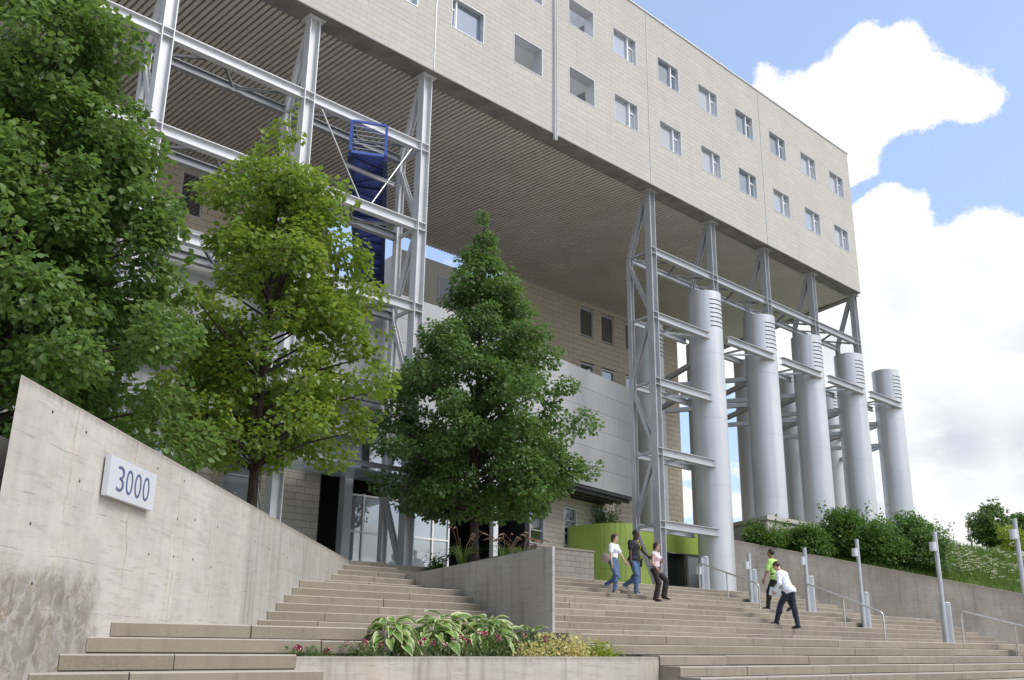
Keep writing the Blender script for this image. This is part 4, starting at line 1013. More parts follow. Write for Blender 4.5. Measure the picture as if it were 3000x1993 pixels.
# ------------------------------------------------------------------ lamps and handrails on the stairs
def lamp(x, y, zb, ztop, label):
    t = thing('lamp_post', label, 'lamp', (x, y, zb), 'lamp posts up the stairs')
    mm = MB(); mm.tube([(x, y, zb), (x, y, ztop)], 0.068, 14); mm.build('pole', 'galv', t)
    hx = x - 0.17; hy = y + 0.03
    mm = MB(); mm.lathe([(0.001, ztop - 0.60), (0.105, ztop - 0.60), (0.105, ztop - 0.33), (0.001, ztop - 0.33)], (hx, hy), 20, smooth=False); mm.build('lamp_head', 'alu', t)
    bx, by = x + 0.20, y + 0.02; n = 40; hb = zb + 1.22
    v = []; 
    for i in range(n):
        a = 2 * math.pi * i / n; r_ = 0.165 if i % 2 else 0.150
        v.append((bx + r_ * math.cos(a), by + r_ * math.sin(a)))
    mm = MB(); mm.prism(v, zb, hb - 0.03); mm.build('ribbed_housing', 'galv', t)
    mm = MB(); mm.lathe([(0.163, hb - 0.029), (0.165, hb - 0.012), (0.14, hb), (0.001, hb)], (bx, by), 24); mm.build('cap', 'galv', t)
lamp(31.6, 22.0, TERR, 3.21, 'short lamp post at the top of the stairs beside the nearest stack')
lamp(32.25, 20.35, ZK[12], 3.37, 'second lamp post from the top of the stairs, by the upper handrail')
lamp(32.05, 17.95, ZK[10], 3.40, 'lamp post just right of the two men climbing the stairs')
lamp(33.6, 16.75, ZK[7], 3.74, 'slim lamp post behind the lower end of the middle handrail')
lamp(31.3, 13.0, ZK[4], 3.55, 'tall lamp post in front of the dark shrubs')
lamp(30.9, 10.45, ZK[1], 3.72, 'lamp post cut off by the right edge of the view')
def arcpts(a, b, c, r, n=6):
    """polyline a-b-c with the corner at b rounded"""
    a, b, c = Vector(a), Vector(b), Vector(c); p = b + (a - b).normalized() * r; q = b + (c - b).normalized() * r
    return [(p * (1 - t) ** 2 + b * 2 * t * (1 - t) + q * t * t) for t in [i / n for i in range(n + 1)]]
def rail(x, ya, za, yb, zb, yn, zn, label):
    """upper post at (ya, za), lower post at (yb, zb), middle post at (yn, zn)"""
    t = thing('handrail', label, 'handrail', (x, yn, zn), 'stair handrails')
    Hh = 0.95
    A, B, Cc, D = (x, ya, za), (x, ya, za + Hh), (x, yb, zb + Hh), (x, yb, zb)
    pts = [Vector(A)] + arcpts(A, B, Cc, 0.14) + arcpts(B, Cc, D, 0.14) + [Vector(D)]
    mm = MB(); mm.tube(pts, 0.031, 10); mm.build('rail', 'stainless', t)
    f_ = (yn - ya) / (yb - ya); mm = MB(); mm.tube([(x, yn, zn), (x, yn, (za + Hh) * (1 - f_) + (zb + Hh) * f_)], 0.029, 8); mm.build('middle_post', 'stainless', t)
    for f_ in (0.3, 0.68):
        p = Vector(B) * (1 - f_) + Vector(Cc) * f_; d_ = (Vector(Cc) - Vector(B)).normalized() * 0.06
        mm = MB(); mm.tube([p - d_, p + d_], 0.036, 10); mm.build('sleeve', 'stainless', t)
rail(31.35, 21.95, TERR, 19.45, ZK[10], 20.75, ZK[13], 'upper handrail from the top of the stairs to the landing')
rail(31.95, 17.9, ZK[10], 15.25, ZK[4], 16.6, ZK[7], 'middle stainless handrail right of the two climbing men')
rail(31.2, 12.45, ZK[4], 9.3, ZK[-1], 10.95, ZK[2], 'lower stainless handrail at the right edge of the view')

# ------------------------------------------------------------------ vegetation
LEAF6 = np.array([(0, 0, 0), (0.36, 0.16, 0.06), (0.42, 0.52, 0.09), (0, 1.0, -0.06), (-0.42, 0.52, 0.09), (-0.36, 0.16, 0.06)])
def unit(a): return a / np.maximum(np.linalg.norm(a, axis=1, keepdims=True), 1e-9)
def leafcloud(name, P, D, N, S, mat, parent, kind='stuff', narrow=1.0):
    n = len(P); D = unit(D); N = unit(N - D * (N * D).sum(1, keepdims=True)); Wv = np.cross(D, N)
    V = (P[:, None, :] + S[:, None, None] * (LEAF6[None, :, 0:1] * narrow * Wv[:, None, :] + LEAF6[None, :, 1:2] * D[:, None, :] + LEAF6[None, :, 2:3] * N[:, None, :])).reshape(-1, 3)
    o = (np.arange(n) * 6)[:, None]
    F = np.concatenate([o + np.array([0, 1, 2, 3]), o + np.array([0, 3, 4, 5])])
    V = V - np.array(base_of(parent))
    ob = bpy.data.objects.new(name, npmesh(name, V, F, mat)); C.objects.link(ob)
    if parent is not None: ob.parent = parent
    if kind: ob['kind'] = kind
    return ob
def crownclumps(cx_, cy_, prof, n, rc, seed, inner=0.35, squash=(1, 1)):
    rg = np.random.default_rng(seed)
    zs = np.array([p[0] for p in prof]); rs = np.array([p[1] for p in prof])
    zz_ = np.linspace(zs.min(), zs.max(), 200); rr = np.interp(zz_, zs, rs)
    wgt = rr ** 1.35 + 0.05; wgt /= wgt.sum()
    z = rg.choice(zz_, n, p=wgt) + rg.normal(0, 0.05, n)
    r_ = np.interp(z, zs, rs) * np.sqrt(rg.uniform(inner ** 2, 1.0, n)) * rg.uniform(0.9, 1.08, n)
    a = rg.uniform(0, 2 * np.pi, n)
    r_ = r_ * (0.97 + 0.11 * np.sin(3 * a + z * 1.9 + seed) + 0.09 * np.sin(5 * a - 2.6 * z + 2 * seed) + 0.08 * np.sin(9 * a + 4.1 * z))
    cr = np.minimum(rg.uniform(rc * 0.5, rc * 1.5, n), np.interp(z, zs, rs) * 0.6 + 0.12)
    r_ = np.maximum(r_ - cr * 0.5, 0)
    return np.stack([cx_ + r_ * np.cos(a) * squash[0], cy_ + r_ * np.sin(a) * squash[1], z], 1), cr, rg
def crownleaves(cl, cr, rg, per, cx_, cy_, leaf, lean=0.45):
    n = len(cl); tot = (per * (cr / cr.mean()) ** 2).astype(int); idx = np.repeat(np.arange(n), tot); m_ = len(idx)
    d = unit(rg.normal(size=(m_, 3))); rad_ = cr[idx] * rg.uniform(0.15, 1.0, m_) ** 0.45
    d2 = d * np.array([1, 1, 0.72])
    P = cl[idx] + d2 * rad_[:, None]
    outw = P - np.stack([np.full(m_, cx_), np.full(m_, cy_), P[:, 2]], 1); outw = unit(outw)
    D = outw * 0.6 + d * 0.5 + rg.normal(0, 0.45, (m_, 3)) + np.array([0, 0, -lean])
    N = d * 0.5 + outw * 0.35 + np.array([0, 0, 0.75]) + rg.normal(0, 0.42, (m_, 3))
    S = leaf * rg.uniform(0.42, 1.0, m_) ** 0.8 * 1.32
    return P, D, N, S
def tree(name, label, cx_, cy_, zb, prof, n, rc, per, leaf, mat, seed, trunk_r=0.13, group=None, top=None, fork=True, inner=0.35, sprigs=40):
    t = thing(name, label, 'tree', (cx_, cy_, zb), group)
    cl, cr, rg = crownclumps(cx_, cy_, prof, n, rc, seed, inner)
    zs = [p[0] for p in prof]; z0, z1 = min(zs), max(zs)
    top = top or z1 - 0.5
    ctrl = []; nseg = 12
    wob = rg.normal(0, 0.05, (nseg + 1, 2)).cumsum(0) * 0.5
    for i in range(nseg + 1):
        f_ = i / nseg; ctrl.append((cx_ + wob[i, 0] * f_, cy_ + wob[i, 1] * f_, zb - 0.3 + (top - zb + 0.3) * f_))
    rr = [trunk_r * (1.25 if i == 0 else 1.0) * (1 - 0.93 * (i / nseg) ** 0.85) + 0.008 for i in range(nseg + 1)]
    mb = MB(); mb.tube(ctrl, rr, 12); mb.build('trunk', 'bark', t)
    br = MB(); order = rg.permutation(n)[: min(n, 110)]
    for i in order:
        e = Vector(cl[i]); zj = max(z0 - 0.25, min(top - 0.3, e.z - 0.35 * math.hypot(e.x - cx_, e.y - cy_) - 0.2))
        f_ = (zj - zb + 0.3) / (top - zb + 0.3); k = min(nseg - 1, int(f_ * nseg)); a_ = Vector(ctrl[k]).lerp(Vector(ctrl[k + 1]), f_ * nseg - k)
        mid = a_.lerp(e, 0.5) + Vector((rg.normal(0, 0.06), rg.normal(0, 0.06), 0.10))
        r0 = min(rr[k] * 0.55, 0.012 + 0.012 * (e - a_).length)
        br.tube([a_, mid, e], [r0, r0 * 0.7, 0.005], 5, cap=False)
    br.build('branches', 'bark', t, kind='stuff')
    P, D, N, S = crownleaves(cl, cr, rg, per, cx_, cy_, leaf)
    # loose sprigs that break the outline
    if sprigs:
        sel = rg.integers(0, n, sprigs); extra = []
        for i in sel:
            c0 = cl[i]; o_ = np.array([c0[0] - cx_, c0[1] - cy_, 0.35 * (c0[2] - z0)]); o_ = o_ / (np.linalg.norm(o_) + 1e-6)
            dirv = o_ * 0.7 + np.array([0, 0, 0.45]) + rg.normal(0, 0.25, 3); L_ = cr[i] + rg.uniform(0.1, 0.45)
            q = c0 + dirv / np.linalg.norm(dirv) * np.linspace(0.4, L_, 16)[:, None] + rg.normal(0, 0.045, (16, 3)); extra.append(q)
        Q = np.concatenate(extra); m_ = len(Q)
        P = np.concatenate([P, Q]); D = np.concatenate([D, rg.normal(0, 0.7, (m_, 3)) + np.array([0, 0, -0.3])]); N = np.concatenate([N, rg.normal(0, 0.5, (m_, 3)) + np.array([0, 0, 0.8])]); S = np.concatenate([S, leaf * rg.uniform(0.7, 1.2, m_)])
    leafcloud('crown', P, D, N, S, mat, t)
    return t
tree('linden_tree', 'large dark green linden at the left edge with wind-turned pale leaves', 4.72, 17.0, 1.8,
     [(2.3, 2.2), (3.2, 2.9), (4.2, 3.0), (5.5, 2.9), (7.0, 2.72), (8.4, 2.3), (9.8, 1.65), (11.0, 1.15), (12.2, 0.6), (13.0, 0.1)], 285, 0.50, 240, 0.112, 'leaf_dark', 3, 0.16, sprigs=70, inner=0.45)
tree('young_linden_tree', 'airy yellow-green linden with visible limbs behind the numbered wall', 10.53, 18.5, 1.8,
     [(3.65, 1.5), (4.2, 2.6), (5.4, 3.0), (6.8, 2.95), (8.0, 2.5), (9.2, 1.85), (10.4, 1.2), (11.55, 0.4)], 175, 0.45, 165, 0.112, 'leaf_lime', 12, 0.125, sprigs=60, inner=0.3)
tree('conical_tree', 'dark green conical tree rising to a narrow spire in the bed between the flights', 18.64, 20.5, 1.95,
     [(3.75, 2.2), (4.1, 3.0), (4.8, 3.12), (5.8, 3.05), (7.1, 2.75), (8.4, 2.3), (9.6, 1.7), (10.5, 1.08), (11.6, 0.5), (12.8, 0.08)], 245, 0.48, 235, 0.098, 'leaf_spire', 21, 0.14, sprigs=70, inner=0.42, top=12.1)

def shrub(label, x, y, zb, ztop, r, mat, seed, leaf=0.10, n=34, per=95, name='shrub', group=None):
    t = thing(name, label, 'shrub', (x, y, zb), group)
    h = ztop - zb
    cl, cr, rg = crownclumps(x, y, [(zb + 0.12 * h, r * 0.8), (zb + 0.35 * h, r), (zb + 0.62 * h, r * 0.9), (zb + 0.85 * h, r * 0.55), (ztop - 0.05, r * 0.12)], n, 0.36 * r + 0.05, seed, 0.3)
    P, D, N, S = crownleaves(cl, cr, rg, per, x, y, leaf, 0.15)
    ex = []
    for i in range(16):
        a = rg.uniform(0, 6.28); q0 = np.array([x + 0.6 * r * math.cos(a), y + 0.6 * r * math.sin(a), zb + h * rg.uniform(0.5, 0.85)]); dv = np.array([math.cos(a) * 0.6, math.sin(a) * 0.6, 0.9]); dv /= np.linalg.norm(dv)
        ex.append(q0 + dv * np.linspace(0, 0.35 * r + 0.25, 12)[:, None] + rg.normal(0, 0.04, (12, 3)))
    Q = np.concatenate(ex); m_ = len(Q)
    P = np.concatenate([P, Q]); D = np.concatenate([D, rg.normal(0, 0.7, (m_, 3))]); N = np.concatenate([N, rg.normal(0, 0.5, (m_, 3)) + np.array([0, 0, 0.8])]); S = np.concatenate([S, leaf * rg.uniform(0.7, 1.2, m_)])
    mb = MB()
    for i in range(min(12, n)):
        e = cl[i]; mb.tube([(x + (e[0] - x) * 0.15, y + (e[1] - y) * 0.15, zb - 0.1), (x + (e[0] - x) * 0.5, y + (e[1] - y) * 0.5, zb + (e[2] - zb) * 0.55), tuple(e)], [0.022, 0.016, 0.006], 5, cap=False)
    mb.build('stems', 'bark', t, kind='stuff')
    leafcloud('foliage', P, D, N, S, mat, t, narrow=0.75)
SH = [(1.9, 1.1, 5.15, 1.15, 'bright leafy shrub at the left end of the bank, in front of the plinth corner', 'leaf_shrub'),
      (3.8, 1.2, 5.1, 1.1, 'low leafy shrub between the plinth corner and the tall shrub', 'leaf_shrub'),
      (5.6, 1.9, 6.15, 1.3, 'tallest shrub of the bank with long shoots before the fourth stack', 'leaf_shrub'),
      (6.9, 1.4, 5.45, 1.3, 'shrub in front of the rightmost stack', 'leaf_shrub'),
      (8.7, 1.3, 4.95, 1.5, 'dark green shrub behind the tall lamp post', 'leaf_spire'),
      (8.9, 3.0, 5.95, 1.35, 'light-topped shrub right of the rightmost stack', 'leaf_shrub')]
for i, (s_, o_, ztop, r_, lab, mt) in enumerate(SH):
    p = rwp(s_, o_); shrub(lab, p[0], p[1], bankz(s_, o_) - 0.05, ztop, r_, mt, 40 + i, 0.115, 52, 125, group='shrubs on the bank')
shrub('dark shrub showing over the roof of the lime pavilion', 33.75, 28.75, 4.2, 6.1, 0.95, 'leaf_spire', 61, 0.09, 26, 80)
shrub('small dark shrub behind the lower beam right of the first column', 37.6, 27.0, 4.3, 5.35, 0.5, 'leaf_spire', 62, 0.08, 14, 60)
shrub('small tree showing in the gap between the first and second stacks', 57.0, 36.0, 4.6, 7.7, 1.2, 'leaf_spire', 63, 0.10, 26, 80)
tree('hilltop_tree', 'round-headed young tree on the crest of the bank', 57.3, 20.6, 4.6, [(5.3, 0.6), (5.9, 1.25), (6.5, 1.35), (7.1, 1.05), (7.55, 0.6), (7.9, 0.15)], 60, 0.34, 120, 0.11, 'leaf_far', 71, 0.07, sprigs=30, fork=False)
tree('edge_tree', 'leafy tree top just entering at the right edge', 60.6, 20.1, 4.6, [(5.6, 0.5), (6.2, 1.0), (6.9, 1.0), (7.4, 0.5)], 40, 0.32, 110, 0.11, 'leaf_far', 72, 0.07, sprigs=20, fork=False)
shrub('bright yellow-green shrub on the crest of the bank at the right edge', 54.6, 18.7, 4.55, 6.2, 0.85, 'leaf_yellow', 73, 0.12, 24, 70)

# meadow on the bank
rg = np.random.default_rng(5)
nb = 26000
s_ = rg.uniform(6.0, 26.0, nb); o_ = 0.3 + 8.5 * rg.uniform(0, 1, nb) ** 1.2
X = 36.0 + 0.7071 * (s_ + o_); Y = 23.7 - 0.7071 * s_ + 0.7071 * o_
Z = np.array([bankz(a, b) for a, b in zip(s_, o_)]) - 0.03
h = rg.uniform(0.18, 0.5, nb) * np.where(o_ < 1.2, 0.7, 1.0); a = rg.uniform(0, 6.28, nb); wv = np.stack([np.cos(a), np.sin(a), 0 * a], 1) * 0.016
lean = rg.normal(0, 0.22, (nb, 2)) * h[:, None]
B0 = np.stack([X, Y, Z], 1); Mid = B0 + np.stack([lean[:, 0] * 0.35, lean[:, 1] * 0.35, h * 0.6], 1); Tp = B0 + np.stack([lean[:, 0], lean[:, 1], h], 1)
V = np.stack([B0 - wv, B0 + wv, Mid + wv * 0.8, Tp, Mid - wv * 0.8], 1).reshape(-1, 3); oi = (np.arange(nb) * 5)[:, None]
F = np.concatenate([oi + np.array([0, 1, 2, 4]), oi + np.array([4, 2, 3, 3])])
Fq = oi + np.array([0, 1, 2, 4]); Ft = oi + np.array([4, 2, 3])
me = npmesh('meadow_grass', V, np.concatenate([np.concatenate([Fq[:, [0, 1, 2]], Fq[:, [0, 2, 3]]]), Ft]), 'grass')
o = bpy.data.objects.new('meadow_grass', me); C.objects.link(o); o['kind'] = 'stuff'; o['label'] = 'tall unmown meadow grass on the bank behind the retaining wall'; o['category'] = 'grass'
nf = 1500
s_ = rg.uniform(9.5, 26.0, nf); o_ = 0.9 + 5.2 * rg.uniform(0, 1, nf) ** 0.8
keep = (np.sin(s_ * 1.3) + np.cos(o_ * 1.7 + s_) > -0.9); s_, o_ = s_[keep], o_[keep]; nf = len(s_)
P = np.stack([36.0 + 0.7071 * (s_ + o_), 23.7 - 0.7071 * s_ + 0.7071 * o_, np.array([bankz(a, b) for a, b in zip(s_, o_)]) + rg.uniform(0.28, 0.55, nf)], 1)
idx = np.repeat(np.arange(nf), 7); Q = P[idx] + rg.normal(0, 1, (len(idx), 3)) * np.array([0.045, 0.045, 0.012])
leafcloud('meadow_flowers', Q, rg.normal(0, 1, (len(idx), 3)) * np.array([1, 1, 0.1]), np.tile([[0, 0, 1.0]], (len(idx), 1)) + rg.normal(0, 0.2, (len(idx), 3)), np.full(len(idx), 0.07), 'white_petal', None)
o = bpy.data.objects['meadow_flowers']; o['label'] = 'scattered flat white flower heads in the meadow grass'; o['category'] = 'flowers'

# ornamental grasses in the bed
def fountain_grass(label, x, y, zb, hgt, seed, plumes=9, mat='grass'):
    t = thing('fountain_grass', label, 'ornamental grass', (x, y, zb), 'ornamental grasses in the bed')
    rg = np.random.default_rng(seed); mb = MB()
    for i in range(70):
        a = rg.uniform(0, 6.28); L_ = hgt * rg.uniform(0.6, 1.0); sp = rg.uniform(0.2, 0.75) * hgt
        pts = [Vector((x + 0.05 * math.cos(a), y + 0.05 * math.sin(a), zb)), Vector((x + sp * 0.4 * math.cos(a), y + sp * 0.4 * math.sin(a), zb + L_ * 0.65)), Vector((x + sp * math.cos(a), y + sp * math.sin(a), zb + L_ * 0.72))]
        mb.tube(pts, [0.006, 0.005, 0.001], 3, cap=False)
    mb.build('blades', 'grass', t, kind='stuff')
    for i in range(plumes):
        a = rg.uniform(0, 6.28) if plumes > 4 else i; sp = rg.uniform(0.35, 0.6)
        top = Vector((x + sp * math.cos(a), y + sp * math.sin(a), zb + hgt * rg.uniform(0.85, 1.15))); root = Vector((x, y, zb)); mid = root.lerp(top, 0.55) + uz * 0.12
        nod = top + Vector((0.22 * math.cos(a), 0.22 * math.sin(a), -0.04)); mm = MB(); mm.tube([root, mid, top], 0.004, 4, cap=False)
        mm.tube([top, top.lerp(nod, 0.3) + uz * 0.02, top.lerp(nod, 0.7) + uz * 0.01, nod], [0.006, 0.022, 0.018, 0.003], 6); mm.build('plume', 'plume', t)
fountain_grass('rusty-plumed ornamental grass beside the conical tree trunk', 16.95, 19.1, 1.85, 0.85, 1)
fountain_grass('rusty-plumed ornamental grass right of the conical tree trunk', 17.55, 18.1, 1.85, 0.80, 2, 11)
fountain_grass('rusty-plumed ornamental grass near the free end of the wedge wall', 17.0, 17.0, 1.85, 0.62, 3, 7)
shrub('small bright grassy clump at the head of the left flight', 18.15, 21.5, 1.75, 2.3, 0.32, 'leaf_shrub', 81, 0.06, 14, 60)

# ------------------------------------------------------------------ foreground flowers
def hosta_mesh(seed):
    rg = np.random.default_rng(seed); nu, nv_ = 5, 8; V = []; E_ = []
    droop = rg.uniform(0.25, 0.6); roll = rg.uniform(-0.12, 0.12); fold = rg.uniform(0.12, 0.3)
    for j in range(nv_):
        t = j / (nv_ - 1); wd_ = 0.36 * (math.sin(math.pi * min(1, t * 0.92 + 0.08) ** 0.75) ** 0.8) * (1 - 0.25 * t) + 0.004
        if j == nv_ - 1: wd_ = 0.004
        for i in range(nu):
            u = (i / (nu - 1)) * 2 - 1
            x = u * wd_; y = t - (0.10 * abs(u) if t < 0.2 else 0)
            z = -droop * t * t + fold * abs(u) * wd_ * 2.0 + 0.03 * math.sin(u * 3 + t * 6) * abs(u) + roll * u * t
            V.append((x, y, z)); E_.append(max(abs(u), t ** 3))
    F = [(j * nu + i, j * nu + i + 1, (j + 1) * nu + i + 1, (j + 1) * nu + i) for j in range(nv_ - 1) for i in range(nu - 1)]
    me = npmesh('leaf', np.array(V), np.array(F), 'hosta_leaf', smooth=True)
    at = me.attributes.new('edge', 'FLOAT', 'POINT'); at.data.foreach_set('value', E_)
    return me
HM = [hosta_mesh(i) for i in range(5)]
HP = [(8.70, 11.22, 0.9, 'leftmost variegated hosta in the planter'), (9.1, 11.75, 1.0, 'second variegated hosta from the left in the planter'), (9.7, 11.50, 1.02, 'variegated hosta left of the middle of the planter'), (10.25, 11.85, 1.15, 'tallest variegated hosta, in the middle of the planter'),
      (10.75, 11.5, 1.1, 'variegated hosta right of the middle of the planter'), (11.25, 11.95, 1.1, 'variegated hosta behind the flowers at the right of the clump'), (11.95, 11.75, 0.9, 'rightmost variegated hosta, standing a little apart')]
for q, (x, y, sc, lab) in enumerate(HP):
    t = thing('hosta', lab, 'plant', (x, y, -0.21), 'hostas in the planter'); rg = np.random.default_rng(100 + q)
    nl = 46 if q < 6 else 26
    st = MB()
    for i in range(nl):
        tier = i / nl; a = i * 2.4 + rg.uniform(-0.4, 0.4)
        rr = (0.08 + 0.30 * (1 - tier)) * sc; zz_ = -0.21 + (0.16 + 0.37 * tier ** 0.8 + rg.uniform(-0.05, 0.05)) * sc
        pos = (x + rr * math.cos(a), y + rr * math.sin(a), zz_)
        pitch = -0.60 + 1.0 * tier ** 1.3 + rg.uniform(-0.25, 0.3)
        L_ = rg.uniform(0.165, 0.245) * sc
        place('leaf', HM[int(rg.integers(0, 5))], pos, t, (pitch, rg.uniform(-0.35, 0.35), a - math.pi / 2), L_)
        st.tube([(x, y, -0.22), (x + rr * 0.5 * math.cos(a), y + rr * 0.5 * math.sin(a), (zz_ - 0.22) / 2 + 0.06), pos], [0.007, 0.006, 0.004], 4, cap=False)
    st.build('petioles', 'hosta_leaf', t, kind='stuff')
def flowerhead(seed):
    rg = np.random.default_rng(seed); mb = MB(); 
    for i in range(17):
        d = unit(rg.normal(size=(1, 3)))[0]; d[2] = abs(d[2]); c = Vector(d) * 0.030; n_ = Vector(d); u_ = n_.orthogonal().normalized(); v_ = n_.cross(u_)
        pts = [c + (u_ * math.cos(k * 1.2566) + v_ * math.sin(k * 1.2566)) * 0.0125 for k in range(5)]
        mb.add(pts + [c - n_ * 0.004], [(k, (k + 1) % 5, 5) for k in range(5)], 0)
        pts = [c + n_ * 0.001 + (u_ * math.cos(k * 1.2566) + v_ * math.sin(k * 1.2566)) * 0.0048 for k in range(5)]
        mb.add(pts, [tuple(range(5))], 1)
    return mb.mesh('flower_head', ['crimson_petal', 'white_petal'])
FH = [flowerhead(i) for i in range(3)]
VB = [(7.25, 10.93, 0.14, 2), (8.05, 10.93, 0.22, 3), (8.75, 11.05, 0.24, 3), (9.35, 11.10, 0.26, 4), (9.95, 11.05, 0.30, 4), (10.5, 11.10, 0.34, 4), (11.05, 11.15, 0.32, 3), (11.55, 11.05, 0.30, 3), (11.9, 11.3, 0.30, 3)]
where = ['at the far left of the planter', 'at the left end of the clump', 'below the leftmost hosta', 'left of the middle', 'in the middle of the planter', 'right of the middle', 'below the taller hostas', 'beside the cream-leaved plants', 'behind the cream-leaved plants']
for q, (x, y, hh, nh) in enumerate(VB):
    t = thing('verbena', 'crimson and white flowered verbena ' + where[q], 'plant', (x, y, -0.21), 'flowering verbenas along the planter'); rg = np.random.default_rng(200 + q)
    n_ = 420; P = np.stack([x + rg.normal(0, 0.16, n_), y + rg.normal(0, 0.09 if y > 11 else 0.05, n_), -0.21 + np.abs(rg.normal(0, 0.5, n_)).clip(0, 1) * hh], 1)
    leafcloud('foliage', P, rg.normal(0, 1, (n_, 3)) + np.array([0, 0, 0.4]), rg.normal(0, 0.6, (n_, 3)) + np.array([0, 0, 1]), rg.uniform(0.03, 0.06, n_), 'verbena_leaf', t, narrow=0.6)
    for i in range(nh):
        p = (x + rg.uniform(-0.28, 0.28), y + rg.uniform(-0.08, 0.06), -0.21 + hh * rg.uniform(0.75, 1.1)); place('flower_head', FH[i % 3], p, t, (rg.uniform(0.1, 0.8), rg.uniform(-0.4, 0.4), 0), rg.uniform(1.2, 1.9))
for q, (x, y, hh, mt, lab) in enumerate([(11.7, 11.08, 0.36, 'cream_leaf', 'cream and pink leaved plant in the middle of the planter edge'), (12.2, 10.93, 0.32, 'cream_leaf', 'pale variegated plant left of the yellow one'), (12.75, 10.93, 0.26, 'leaf_yellow', 'low yellow-green plant at the right end of the planting'), (11.3, 11.0, 0.22, 'cream_leaf', 'small cream-leaved plant below the hostas')]):
    t = thing('bedding_plant', lab, 'plant', (x, y, -0.21)); rg = np.random.default_rng(300 + q); n_ = 620; zq = -0.205
    P = np.stack([x + rg.normal(0, 0.19, n_), y + rg.normal(0, 0.08, n_), zq + np.abs(rg.normal(0, 0.5, n_)).clip(0, 1) * hh], 1)
    leafcloud('foliage', P, rg.normal(0, 1, (n_, 3)) + np.array([0, 0, 0.5]), rg.normal(0, 0.6, (n_, 3)) + np.array([0, 0, 1]), rg.uniform(0.03, 0.065, n_), mt, t, narrow=0.7)

# ------------------------------------------------------------------ people: bodies grown as one smooth surface from a posed skeleton
for nm, col, ro in [('skin_light', (0.56, 0.36, 0.27), 0.5), ('skin_tan', (0.30, 0.165, 0.10), 0.5), ('skin_dark', (0.075, 0.038, 0.024), 0.45), ('hair_brown', (0.055, 0.028, 0.018), 0.5), ('hair_black', (0.012, 0.010, 0.010), 0.5),
                    ('cloth_white', (0.76, 0.78, 0.84), 0.8), ('cloth_black', (0.014, 0.014, 0.016), 0.85), ('cloth_pink', (0.78, 0.60, 0.64), 0.8), ('cloth_lime', (0.46, 0.72, 0.20), 0.8), ('denim', (0.085, 0.145, 0.26), 0.85),
                    ('denim_dark', (0.018, 0.024, 0.040), 0.85), ('trouser_brown', (0.032, 0.022, 0.022), 0.85), ('shoe_pale', (0.62, 0.56, 0.46), 0.6), ('shoe_white', (0.68, 0.68, 0.66), 0.6), ('shoe_black', (0.012, 0.011, 0.012), 0.35),
                    ('bag_grey', (0.36, 0.32, 0.27), 0.8), ('lime_trim', (0.55, 0.65, 0.06), 0.6), ('laptop', (0.72, 0.74, 0.76), 0.35), ('lip', (0.32, 0.12, 0.11), 0.5), ('eye', (0.02, 0.02, 0.02), 0.2)]:
    plain(nm, col, ro, 0, 0.16 if 'denim' in nm else 0.07, 9.0 if 'denim' in nm else 5.0)

